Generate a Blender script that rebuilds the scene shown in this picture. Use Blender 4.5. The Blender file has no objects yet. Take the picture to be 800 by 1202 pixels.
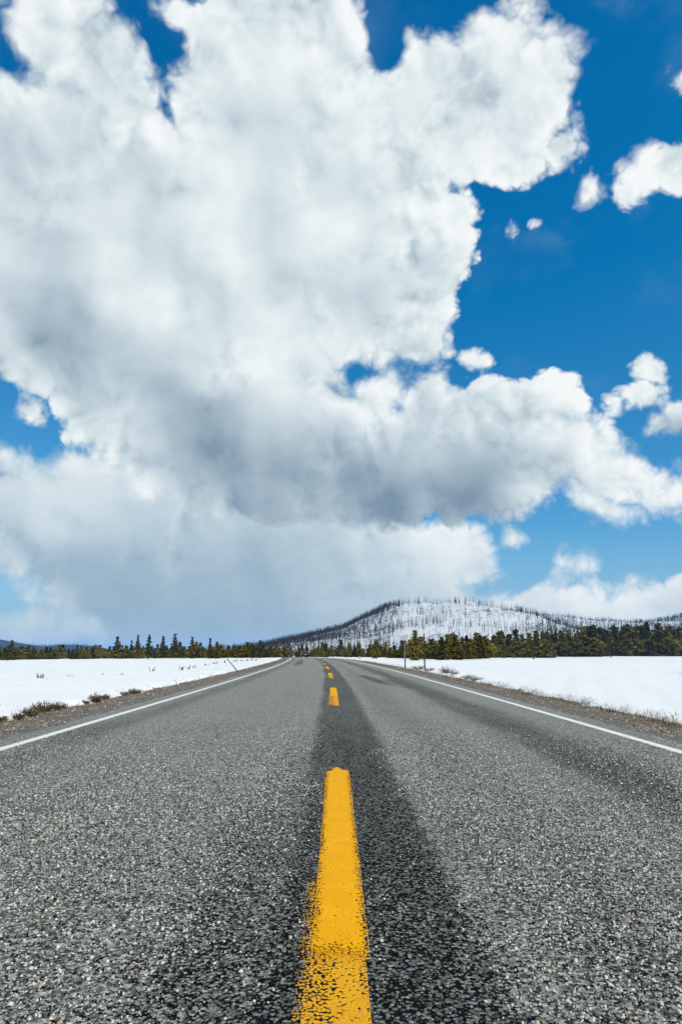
import bpy, bmesh, math, random
import numpy as np
from mathutils import Vector, Matrix, Euler, noise as mnoise

C = bpy.context.scene.collection
SC = bpy.context.scene
random.seed(7)
R = math.radians

# ------------------------------------------------------------------ camera
CAM_H = 0.90
TILT = math.atan(164.0 / 800.0)          # horizon 164 px under the centre of an 800 px wide frame
YAW = math.atan(3.0 / 800.0)
cam_data = bpy.data.cameras.new('camera')
cam_data.sensor_fit = 'HORIZONTAL'
cam_data.sensor_width = 24.0
cam_data.lens = 24.0
cam_data.clip_start = 0.05
cam_data.clip_end = 40000.0
cam = bpy.data.objects.new('camera', cam_data)
C.objects.link(cam)
cam.location = (0.0, 0.0, CAM_H)
cam.rotation_euler = Euler((math.pi / 2 + TILT, 0.0, -YAW), 'XYZ')
SC.camera = cam
_CM = cam.rotation_euler.to_matrix()


def pix_dir(px, py):
    """Direction in the world through a pixel of the 800 x 1202 photograph."""
    return (_CM @ Vector(((px - 400.0) / 800.0, (601.0 - py) / 800.0, -1.0))).normalized()


def at_z(px, py, z=0.0):
    d = pix_dir(px, py)
    t = (z - CAM_H) / d.z
    return Vector((d.x * t, d.y * t, z))


def at_y(px, py, y):
    d = pix_dir(px, py)
    t = y / d.y
    return Vector((d.x * t, y, CAM_H + d.z * t))


# ------------------------------------------------------------------ exposure, render settings
SC.view_settings.view_transform = 'Standard'
SC.view_settings.look = 'None'
SC.view_settings.exposure = 0.0
SC.view_settings.gamma = 1.0
SC.view_settings.use_curve_mapping = False
SC.render.engine = 'CYCLES'
SC.cycles.max_bounces = 5
SC.cycles.diffuse_bounces = 3
SC.cycles.glossy_bounces = 2
SC.cycles.transparent_max_bounces = 12
SC.cycles.volume_bounces = 1
SC.cycles.caustics_reflective = False
SC.cycles.caustics_refractive = False

# ------------------------------------------------------------------ sun
SUN_AZ, SUN_EL = R(128.0), R(47.0)       # clockwise from +Y: behind and to the right of the camera
SUN_DIR = Vector((math.sin(SUN_AZ) * math.cos(SUN_EL), math.cos(SUN_AZ) * math.cos(SUN_EL), math.sin(SUN_EL)))
sun_data = bpy.data.lights.new('sun', 'SUN')
sun_data.energy = 2.5
sun_data.angle = R(0.55)
sun_data.color = (1.0, 0.955, 0.89)
sun = bpy.data.objects.new('sun', sun_data)
C.objects.link(sun)
sun.location = (60, -40, 80)
sun.rotation_euler = SUN_DIR.to_track_quat('Z', 'Y').to_euler()


# ------------------------------------------------------------------ node helpers
class Nd:
    """A little algebra over node sockets."""
    def __init__(self, tree, sock):
        self.t, self.s = tree, sock

    def _m(self, op, *args, clamp=False):
        n = self.t.nodes.new('ShaderNodeMath')
        n.operation = op
        n.use_clamp = clamp
        for i, a in enumerate((self,) + args):
            if isinstance(a, Nd):
                self.t.links.new(a.s, n.inputs[i])
            else:
                n.inputs[i].default_value = a
        return Nd(self.t, n.outputs[0])

    def __add__(self, o): return self._m('ADD', o)
    def __radd__(self, o): return self._m('ADD', o)
    def __sub__(self, o): return self._m('SUBTRACT', o)
    def __rsub__(self, o): return self._m('MULTIPLY', -1.0)._m('ADD', o)
    def __mul__(self, o): return self._m('MULTIPLY', o)
    def __rmul__(self, o): return self._m('MULTIPLY', o)
    def __truediv__(self, o): return self._m('DIVIDE', o)
    def pow(self, o): return self._m('POWER', o)
    def max(self, o): return self._m('MAXIMUM', o)
    def min(self, o): return self._m('MINIMUM', o)
    def abs(self): return self._m('ABSOLUTE')
    def smax(self, o, k): return self._m('SMOOTH_MAX', o, k)
    def smin(self, o, k): return self._m('SMOOTH_MIN', o, k)
    def clamp(self): return self._m('ADD', 0.0, clamp=True)

    def step(self, a, b, lo=0.0, hi=1.0, smooth=True):
        n = self.t.nodes.new('ShaderNodeMapRange')
        n.interpolation_type = 'SMOOTHSTEP' if smooth else 'LINEAR'
        self.t.links.new(self.s, n.inputs['Value'])
        for nm, v in (('From Min', a), ('From Max', b), ('To Min', lo), ('To Max', hi)):
            if isinstance(v, Nd):
                self.t.links.new(v.s, n.inputs[nm])
            else:
                n.inputs[nm].default_value = v
        return Nd(self.t, n.outputs['Result'])


class Tree:
    def __init__(self, tree):
        self.t = tree
        tree.nodes.clear()

    def node(self, kind, **kw):
        n = self.t.nodes.new(kind)
        for k, v in kw.items():
            setattr(n, k, v)
        return n

    def link(self, a, b):
        self.t.links.new(a.s if isinstance(a, Nd) else a, b)

    def wrap(self, sock): return Nd(self.t, sock)

    def vmath(self, op, a, b=None, scale=None):
        n = self.node('ShaderNodeVectorMath', operation=op)
        for i, v in enumerate((a, b)):
            if v is None:
                continue
            if isinstance(v, (tuple, list, Vector)):
                n.inputs[i].default_value = tuple(v)
            else:
                self.link(v, n.inputs[i])
        if scale is not None:
            if isinstance(scale, Nd):
                self.link(scale, n.inputs['Scale'])
            else:
                n.inputs['Scale'].default_value = scale
        return Nd(self.t, n.outputs['Value' if op in ('DISTANCE', 'LENGTH', 'DOT_PRODUCT') else 'Vector'])

    def noise(self, vec, scale, detail=4.0, rough=0.5, lac=2.0, dist=0.0, color=False, dims='3D'):
        n = self.node('ShaderNodeTexNoise', noise_dimensions=dims)
        if vec is not None:
            self.link(vec, n.inputs['Vector'])
        n.inputs['Scale'].default_value = scale
        n.inputs['Detail'].default_value = detail
        n.inputs['Roughness'].default_value = rough
        n.inputs['Lacunarity'].default_value = lac
        n.inputs['Distortion'].default_value = dist
        return Nd(self.t, n.outputs['Color' if color else 'Fac'])

    def voronoi(self, vec, scale, feature='F1', detail=0.0, rough=0.5, smooth=0.5, out='Distance', rand=1.0, dims='3D'):
        n = self.node('ShaderNodeTexVoronoi', voronoi_dimensions=dims, feature=feature)
        if vec is not None:
            self.link(vec, n.inputs['Vector'])
        n.inputs['Scale'].default_value = scale
        if 'Detail' in n.inputs:
            n.inputs['Detail'].default_value = detail
            n.inputs['Roughness'].default_value = rough
        if feature == 'SMOOTH_F1':
            n.inputs['Smoothness'].default_value = smooth
        n.inputs['Randomness'].default_value = rand
        return Nd(self.t, n.outputs[out])

    def mix(self, fac, a, b, kind='MIX'):
        n = self.node('ShaderNodeMix', data_type='RGBA', blend_type=kind)
        for sock, v in ((n.inputs['Factor'], fac), (n.inputs['A'], a), (n.inputs['B'], b)):
            pass
        ins = [s for s in n.inputs if s.enabled]
        for sock, v in zip(ins, (fac, a, b)):
            if isinstance(v, (Nd, bpy.types.NodeSocket)):
                self.link(v, sock)
            elif isinstance(v, (int, float)):
                sock.default_value = v
            else:
                sock.default_value = tuple(v) + ((1.0,) if len(v) == 3 else ())
        return Nd(self.t, [s for s in n.outputs if s.enabled][0])

    def ramp(self, fac, stops, interp='LINEAR'):
        n = self.node('ShaderNodeValToRGB')
        n.color_ramp.interpolation = interp
        el = n.color_ramp.elements
        while len(el) < len(stops):
            el.new(0.5)
        for e, (p, c) in zip(el, stops):
            e.position = p
            e.color = tuple(c) + ((1.0,) if len(c) == 3 else ())
        self.link(fac, n.inputs[0])
        return Nd(self.t, n.outputs[0])


# ------------------------------------------------------------------ sky
world = bpy.data.worlds.new('World')
SC.world = world
world.use_nodes = True
world.cycles.sampling_method = 'MANUAL'
world.cycles.sample_map_resolution = 512
SKY_STRENGTH = 0.10


def build_sky():
    T = Tree(world.node_tree)
    sky = T.node('ShaderNodeTexSky', sky_type='NISHITA')
    sky.sun_disc = False
    sky.sun_elevation = SUN_EL
    sky.sun_rotation = SUN_AZ
    sky.altitude = 2000.0
    sky.air_density = 1.0
    sky.dust_density = 0.3
    sky.ozone_density = 2.0
    tc = T.node('ShaderNodeTexCoord')
    p = T.vmath('NORMALIZE', tc.outputs['Generated'])
    sep = T.node('ShaderNodeSeparateXYZ')
    T.link(p, sep.inputs[0])
    elev = T.wrap(sep.outputs[2])
    # deep, clear mountain blue
    ch = T.node('ShaderNodeSeparateColor')
    T.link(sky.outputs[0], ch.inputs[0])
    q = [T.wrap(o) * SKY_STRENGTH for o in ch.outputs[:3]]
    cc = T.node('ShaderNodeCombineColor')
    ks = 1.0 / SKY_STRENGTH
    T.link((q[0] - 0.085).max(0.0) * (0.72 * ks), cc.inputs[0])
    T.link(q[1].pow(0.92) * (0.99 * ks), cc.inputs[1])
    T.link(q[2].pow(0.66) * (1.02 * ks), cc.inputs[2])
    blue = T.wrap(cc.outputs[0])

    # large warp, then ragged and billowing detail
    wn = T.noise(p, 5.0, 2.0, 0.55, color=True)
    w1 = T.vmath('SUBTRACT', wn, (0.5, 0.5, 0.5))
    pw = T.vmath('ADD', p, T.vmath('SCALE', w1, scale=0.026))
    wn2 = T.noise(p, 21.0, 2.0, 0.6, color=True)
    w2 = T.vmath('SUBTRACT', wn2, (0.5, 0.5, 0.5))
    pw = T.vmath('ADD', pw, T.vmath('SCALE', w2, scale=0.016))
    fb = T.noise(pw, 10.0, 8.0, 0.60) - 0.5                      # ragged

    def billow(v, levels):
        acc = None
        for (sc_, am) in levels:
            t = (T.noise(v, sc_, 0.0) - 0.5).abs() * am
            acc = t if acc is None else acc + t
        return acc
    LV = [(11.0, 1.0), (23.0, 0.62), (50.0, 0.34), (108.0, 0.20)]
    bl = billow(pw, LV)
    SH = (0.014, 0.0, 0.018)
    pl = T.vmath('ADD', pw, SH)
    blL = billow(pl, LV[:3])
    SH2 = (0.035, 0.0, 0.045)
    lo = T.noise(pw, 6.0, 2.0, 0.5)
    loL = T.noise(T.vmath('ADD', pw, SH2), 6.0, 2.0, 0.5)
    big = T.noise(p, 4.2, 2.0, 0.5) - 0.5
    fine = bl - blL - 0.022
    broad = lo - loL
    relief = fine * 0.45 + broad * 0.55

    pk = T.vmath('SCALE', pw, scale=800.0)

    def blob(px, py, r):
        c = pix_dir(px, py)
        e = [pix_dir(px + r, py), pix_dir(px - r, py), pix_dir(px, py + r), pix_dir(px, py - r)]
        ra = sum((v - c).length for v in e) / 4.0
        return c, ra

    def field(lobes, k):
        acc = None
        for (px, py, r) in lobes:
            c, ra = blob(px, py, r)
            d = T.vmath('DISTANCE', pk, tuple(c * 800.0))._m('MULTIPLY_ADD', -1.0, ra * 800.0)
            acc = d if acc is None else acc.smax(d, k)
        return acc

    def spots(lst):
        acc = None
        for (px, py, r, w) in lst:
            c, ra = blob(px, py, r)
            d = T.vmath('DISTANCE', pk, tuple(c * 800.0)).step(0.0, ra * 800.0, w, 0.0)
            acc = d if acc is None else acc + d
        return acc

    # heaped cloud: upper mass, right-hand tower, the long middle cloud and loose puffs
    upper = [(-60, 200, 150), (75, 60, 52), (110, 55, 42), (60, 20, 34), (100, 5, 34), (130, 95, 46), (150, 125, 44), (25, 130, 60), (70, 170, 90), (165, 190, 70), (150, 290, 130), (40, 330, 125),
             (-20, 395, 62), (60, 420, 58), (205, 0, 12), (265, 60, 40), (262, 25, 32), (235, 130, 45), (320, 70, 85), (380, 50, 52), (395, 85, 52), (300, 170, 110), (410, 150, 70), (280, 300, 150), (400, 250, 105),
             (420, 340, 95), (180, 400, 115), (330, 400, 100), (300, -50, 90), (500, 255, 40), (530, 255, 28), (535, 285, 24), (505, 310, 38), (500, 350, 30), (480, 385, 36), (445, 395, 34), (515, 335, 16),
             (480, 75, 24), (500, 95, 44), (530, 100, 42), (470, 130, 50), (575, 55, 42), (596, 42, 34), (600, 100, 62), (632, 90, 28), (648, 95, 24), (640, 140, 34), (655, 172, 26), (600, 165, 52), (550, 165, 48), (500, 180, 40)]
    middle = [(110, 470, 58), (200, 490, 90), (310, 490, 95), (380, 500, 60), (440, 475, 36), (462, 462, 30), (495, 490, 42), (540, 495, 34), (570, 482, 30), (600, 488, 34), (638, 478, 34), (655, 480, 30),
              (480, 540, 72), (560, 545, 66), (620, 535, 55), (665, 525, 46), (700, 525, 24), (705, 560, 44), (740, 562, 28), (765, 575, 26), (795, 578, 24), (840, 570, 45), (712, 592, 20), (330, 545, 66), (240, 545, 52),
              (420, 560, 54), (370, 572, 40), (470, 578, 36), (530, 580, 34), (290, 570, 40)]
    puffs = [(752, 205, 22), (770, 200, 26), (790, 210, 20), (735, 225, 12), (694, 220, 12), (686, 230, 7), (598, 270, 8), (803, 98, 13), (756, 430, 16), (768, 436, 9), (745, 466, 16), (720, 474, 11), (765, 470, 9),
             (775, 498, 14), (795, 492, 15), (566, 427, 10), (662, 657, 3), (672, 656, 5), (684, 657, 5), (696, 659, 2), (594, 635, 9), (803, 548, 10), (34, 480, 14), (48, 492, 9), (632, 258, 5), (672, 52, 5)]
    A = field(upper + middle, 9.0)
    P = field(puffs, 5.0) - 1.0
    rag = fb * 42.0 + bl * 60.0 - 8.0
    holes = spots([(165, 172, 42, 34.0), (412, 436, 30, 30.0), (455, 62, 34, 34.0), (18, 502, 60, 44.0), (200, 50, 40, 20.0), (450, 40, 40, 20.0), (10, 60, 50, 16.0)])
    A = A + rag - holes
    A = A.smax(P + rag * 0.78, 4.0)
    # the sky outside the frame goes on with the same broken cloud
    cd = pix_dir(400, 601)
    off = T.vmath('DOT_PRODUCT', p, tuple(cd)).step(0.80, 0.62)
    gen = (T.noise(p, 2.3, 4.0, 0.5) - 0.47) * 900.0 * off - (1.0 - off) * 400.0
    A = A.smax(gen + rag, 20.0)
    soft = T.noise(p, 3.3, 2.0, 0.5).step(0.4, 0.64, 6.0, 19.0)
    aA = A.step(soft * -0.55, soft)

    # low bank with a rain veil towards the horizon
    bank = [(-60, 600, 80), (20, 590, 58), (90, 590, 66), (160, 610, 75), (270, 640, 84), (360, 655, 74), (450, 655, 54), (515, 648, 42), (545, 642, 34), (560, 660, 26),
            (250, 730, 120), (360, 745, 110), (470, 730, 84), (110, 650, 66), (30, 640, 44), (165, 710, 88), (90, 770, 60), (560, 750, 56), (640, 748, 52), (700, 742, 56), (760, 736, 58), (820, 732, 60), (900, 720, 70)]
    B = field(bank, 22.0) + fb * 46.0 + bl * 52.0 - 8.0
    genB = elev.step(0.02, 0.22, 90.0, -120.0) + big * 150.0 - (1.0 - off) * 400.0
    B = B.smax(genB, 20.0)
    aB = B.step(-6.0, 16.0)
    low = field([(8, 735, 20), (45, 737, 19), (80, 738, 18), (105, 739, 14), (-30, 735, 24)], 8.0) + fb * 26.0 + bl * 16.0
    aL = low.step(-5.0, 12.0)

    # brightness of each cloud: lit by the sun behind the camera, grey where it is thick underneath
    greyA = spots([(330, 585, 170, 0.32), (480, 590, 130, 0.28), (570, 590, 70, 0.10), (530, 560, 110, 0.18), (210, 510, 140, 0.20), (100, 430, 130, 0.15), (20, 350, 150, 0.14), (570, 585, 90, 0.22),
                   (200, 290, 120, 0.07), (30, 210, 90, 0.05), (330, 240, 90, 0.04), (600, 190, 60, 0.05), (440, 130, 60, 0.05), (130, 110, 70, 0.05), (260, 480, 100, 0.08),
                   (250, 600, 120, 0.10), (400, 600, 120, 0.10)])
    edge = A.step(0.0, 70.0, 1.0, 0.0)
    litA = 0.795 + fine * (edge * 0.70 + 0.17) * (1.0 - greyA * 1.3).max(0.25) + broad * 0.62 + edge * 0.04 - greyA + big * 0.10
    colA = T.ramp(litA, [(0.0, (0.10, 0.19, 0.30)), (0.32, (0.22, 0.31, 0.40)), (0.55, (0.42, 0.52, 0.59)), (0.75, (0.655, 0.75, 0.785)), (0.90, (0.84, 0.895, 0.905)), (1.0, (0.93, 0.95, 0.95))])
    edgeB = B.step(0.0, 50.0, 1.0, 0.0)
    litB = 0.70 + relief * 0.28 + fine * edgeB * 0.5 + edgeB * 0.05 + big * 0.22 - spots([(90, 690, 170, 0.16), (250, 730, 170, 0.16), (330, 700, 160, 0.06), (540, 690, 60, 0.04), (420, 740, 90, 0.06)]) + \
        spots([(520, 630, 90, 0.26), (100, 575, 120, 0.14), (700, 700, 170, 0.17), (440, 625, 70, 0.08), (60, 560, 90, 0.06)])
    colB = T.ramp(litB, [(0.0, (0.10, 0.20, 0.33)), (0.32, (0.20, 0.32, 0.45)), (0.55, (0.36, 0.475, 0.56)), (0.75, (0.60, 0.70, 0.745)), (1.0, (0.90, 0.93, 0.93))])
    colL = T.ramp(0.75 + relief * 0.6, [(0.2, (0.20, 0.33, 0.46)), (0.6, (0.42, 0.55, 0.63)), (1.0, (0.7, 0.78, 0.8))])

    k = 1.0 / SKY_STRENGTH
    base = T.mix(1.0, blue, (1, 1, 1), 'MULTIPLY')
    # thin milk near the horizon
    hz = elev.step(0.0, 0.20, 0.92, 0.0)
    base = T.mix(hz, base, tuple(k * v for v in (0.27, 0.43, 0.60)))

    def up(c):
        return T.mix(1.0, c, (k, k, k), 'MULTIPLY')
    base = T.mix(lo.step(0.45, 0.75) * fb.step(-0.05, 0.2) * 0.16, base, tuple(k * v for v in (0.55, 0.68, 0.76)))      # faint high wisps
    c = T.mix(aB * 0.96, base, up(colB))
    c = T.mix(aL * 0.8, c, up(colL))
    c = T.mix(aA, c, up(colA))
    bg = T.node('ShaderNodeBackground')
    T.link(c, bg.inputs['Color'])
    bg.inputs['Strength'].default_value = SKY_STRENGTH
    out = T.node('ShaderNodeOutputWorld')
    T.link(bg.outputs[0], out.inputs['Surface'])


build_sky()


# ------------------------------------------------------------------ object helpers
def link(name, me, mat=None, parent=None, loc=None, rz=0.0, sc=None):
    o = bpy.data.objects.new(name, me)
    C.objects.link(o)
    if mat is not None and me is not None and not me.materials:
        for m in (mat if isinstance(mat, (list, tuple)) else [mat]):
            me.materials.append(m)
    if parent is not None:
        o.parent = parent
    if loc is not None:
        o.location = loc
    if rz:
        o.rotation_euler.z = rz
    if sc is not None:
        o.scale = sc if isinstance(sc, (tuple, list, Vector)) else (sc, sc, sc)
    return o


def tag(o, label=None, cat=None, group=None, kind=None):
    if label: o['label'] = label
    if cat: o['category'] = cat
    if group: o['group'] = group
    if kind: o['kind'] = kind
    return o


def mesh(name, verts, faces, smooth=False, uv=None):
    me = bpy.data.meshes.new(name)
    me.from_pydata([tuple(v) for v in verts], [], faces)
    if uv is not None:
        l = me.uv_layers.new(name='UVMap')
        idx = np.empty(len(me.loops), dtype=np.int32)
        me.loops.foreach_get('vertex_index', idx)
        l.data.foreach_set('uv', np.asarray(uv, dtype=np.float32)[idx].ravel())
    if smooth:
        me.polygons.foreach_set('use_smooth', np.ones(len(me.polygons), dtype=bool))
    me.update()
    return me


def grid_mesh(name, P, uv=None, smooth=True):
    """P: rows x cols x 3 array."""
    r, c = P.shape[:2]
    i = np.arange(r * c).reshape(r, c)
    f = np.stack([i[:-1, :-1], i[:-1, 1:], i[1:, 1:], i[1:, :-1]], axis=-1).reshape(-1, 4)
    me = bpy.data.meshes.new(name)
    me.vertices.add(r * c)
    me.vertices.foreach_set('co', P.reshape(-1).astype(np.float32))
    me.loops.add(f.size)
    me.loops.foreach_set('vertex_index', f.reshape(-1).astype(np.int32))
    me.polygons.add(len(f))
    me.polygons.foreach_set('loop_start', np.arange(0, f.size, 4, dtype=np.int32))
    me.update(calc_edges=True)
    me.validate()
    if uv is not None:
        l = me.uv_layers.new(name='UVMap')
        l.data.foreach_set('uv', uv.reshape(-1, 2).astype(np.float32)[f.reshape(-1)].ravel())
    me.polygons.foreach_set('use_smooth', np.full(len(f), smooth))
    me.update()
    return me


class MB:
    """Collects boxes, tubes and loose faces into one mesh."""
    def __init__(self):
        self.v, self.f = [], []

    def add(self, vs, fs):
        b = len(self.v)
        self.v += [tuple(x) for x in vs]
        self.f += [tuple(b + i for i in q) for q in fs]

    def box(self, c, s, bevel=0.0):
        x, y, z = (k / 2 for k in s)
        vs = [(c[0] + a * x, c[1] + b * y, c[2] + d * z) for d in (-1, 1) for a, b in ((-1, -1), (1, -1), (1, 1), (-1, 1))]
        self.add(vs, [(3, 2, 1, 0), (4, 5, 6, 7), (0, 1, 5, 4), (1, 2, 6, 5), (2, 3, 7, 6), (3, 0, 4, 7)])

    def tube(self, pts, radii, n=5, cap=True):
        pts = [Vector(p) for p in pts]
        rings = []
        for i, p in enumerate(pts):
            d = (pts[min(i + 1, len(pts) - 1)] - pts[max(i - 1, 0)]).normalized()
            a = d.orthogonal().normalized()
            b = d.cross(a)
            r = radii[i]
            rings.append([p + (a * math.cos(t) + b * math.sin(t)) * r for t in (2 * math.pi * k / n for k in range(n))])
        vs = [q for ring in rings for q in ring]
        fs = []
        for i in range(len(pts) - 1):
            for k in range(n):
                k2 = (k + 1) % n
                fs.append((i * n + k, i * n + k2, (i + 1) * n + k2, (i + 1) * n + k))
        if cap:
            fs.append(tuple(range(n - 1, -1, -1)))
            fs.append(tuple((len(pts) - 1) * n + k for k in range(n)))
        self.add(vs, fs)

    def mesh(self, name, smooth=False):
        return mesh(name, self.v, self.f, smooth)


def new_mat(name):
    m = bpy.data.materials.new(name)
    m.use_nodes = True
    T = Tree(m.node_tree)
    b = T.node('ShaderNodeBsdfPrincipled')
    o = T.node('ShaderNodeOutputMaterial')
    T.link(b.outputs[0], o.inputs['Surface'])
    return m, T, b, o


def set_in(b, **kw):
    for k, v in kw.items():
        b.inputs[k.replace('_', ' ')].default_value = v


def bump(T, b, h, strength=0.5, dist=0.01):
    n = T.node('ShaderNodeBump')
    n.inputs['Strength'].default_value = strength
    n.inputs['Distance'].default_value = dist
    T.link(h, n.inputs['Height'])
    T.link(n.outputs[0], b.inputs['Normal'])


# ------------------------------------------------------------------ the lie of the land
ROAD_W = 3.70


def sstep(a, b, x):
    t = np.clip((x - a) / (b - a), 0.0, 1.0)
    return t * t * (3 - 2 * t)


def road_x(y):
    y = np.maximum(np.asarray(y, dtype=float), 0.0)
    return -0.108 * (np.minimum(y, 420.0) / 15.3) ** 1.85


def road_z(y):
    return -1.5 * sstep(72.0, 330.0, np.asarray(y, dtype=float))


_rng = np.random.default_rng(3)
_waves = [(_rng.uniform(0, 2 * math.pi), _rng.uniform(0, 2 * math.pi), w, a) for w, a in
          [(70, .16), (48, .12), (31, .10), (23, .07), (16, .05), (11, .035), (7.3, .02), (5.1, .014), (3.3, .009), (2.1, .006)] for _ in range(2)]


def undul(x, y):
    z = 0.0
    for (th, ph, w, a) in _waves:
        z = z + a * np.sin(2 * math.pi * (x * math.cos(th) + y * math.sin(th)) / w + ph)
    return z


def edge_noise(y, side):
    return 0.11 * np.sin(y * 1.7 + side) + 0.08 * np.sin(y * 3.9 + 2 * side) + 0.05 * np.sin(y * 8.3 + side * 5) + 0.04 * np.sin(y * 17.1 + side) + 0.03 * np.sin(y * 31.0)


def ground_z(x, y):
    x = np.asarray(x, dtype=float); y = np.asarray(y, dtype=float)
    lat = x - road_x(y)
    a = np.abs(lat)
    side = np.sign(lat)
    e = 4.96 + edge_noise(y, side)
    depth = np.where(lat < 0, 0.95, 0.62)
    up = sstep(e - 0.12, e + 0.22, a)
    far = sstep(5.5, 46.0, a)
    z = -0.21 + up * 0.17 - far * depth
    amp = sstep(4.6, 22.0, a)
    z = z + undul(x, y) * amp * 0.75 + 0.03 * up * np.sin(x * 5.1 + y * 2.3) * np.sin(y * 4.4 - x)
    # a low drift across the left field
    z = z + np.where(lat < 0, 0.30 * np.exp(-((y - 62.0 - 0.25 * x) / 9.0) ** 2), 0.0) * sstep(14.0, 40.0, a)
    return road_z(y) + z


def ground_at(px, py):
    """Point of the ground seen through a pixel."""
    d = pix_dir(px, py)
    lo, hi = 1.0, 3000.0
    f = lambda t: (CAM_H + d.z * t) - float(ground_z(d.x * t, d.y * t))
    t = 2.0
    while t < 3000 and f(t) > 0:
        lo = t
        t *= 1.03
    hi = t
    for _ in range(40):
        m = (lo + hi) / 2
        if f(m) > 0: lo = m
        else: hi = m
    return Vector((d.x * lo, d.y * lo, CAM_H + d.z * lo))


def on_ground(x, y, sink=0.0):
    return Vector((x, y, float(ground_z(x, y)) - sink))


def px_at(p):
    """Pixels of the photograph per metre at a point."""
    return 800.0 / max(1.0, (_CM.transposed() @ (Vector(p) - cam.location)).z * -1.0)


# ------------------------------------------------------------------ materials of the setting
def mat_snow():
    m, T, b, o = new_mat('snow')
    tc = T.node('ShaderNodeTexCoord')
    P = tc.outputs['Object']
    uv = T.node('ShaderNodeUVMap')
    s = T.node('ShaderNodeSeparateXYZ'); T.link(uv.outputs[0], s.inputs[0])
    lat = T.wrap(s.outputs[0]).abs()
    n1 = T.noise(P, 0.35, 6, 0.6)
    n2 = T.noise(P, 9.0, 6, 0.65)
    n3 = T.noise(P, 60.0, 3, 0.6)
    # grit thrown up by the plough close to the road
    grit = (T.noise(P, 14.0, 6, 0.7) + lat.step(4.75, 5.25, 0.20, -0.12)).step(0.60, 0.70)
    col = T.mix(n1.step(0.3, 0.7), (0.755, 0.77, 0.775), (0.81, 0.82, 0.82))
    col = T.mix(grit * 0.8, col, (0.20, 0.155, 0.11))
    T.link(col, b.inputs['Base Color'])
    set_in(b, Roughness=0.62, Specular_IOR_Level=0.35)
    bump(T, b, n2 * 0.5 + n3 * 0.2 + T.noise(T.vmath('MULTIPLY', P, (1.0, 0.45, 1.0)), 1.1, 4, 0.55) * 2.2, 0.45, 0.05)
    return m


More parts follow.
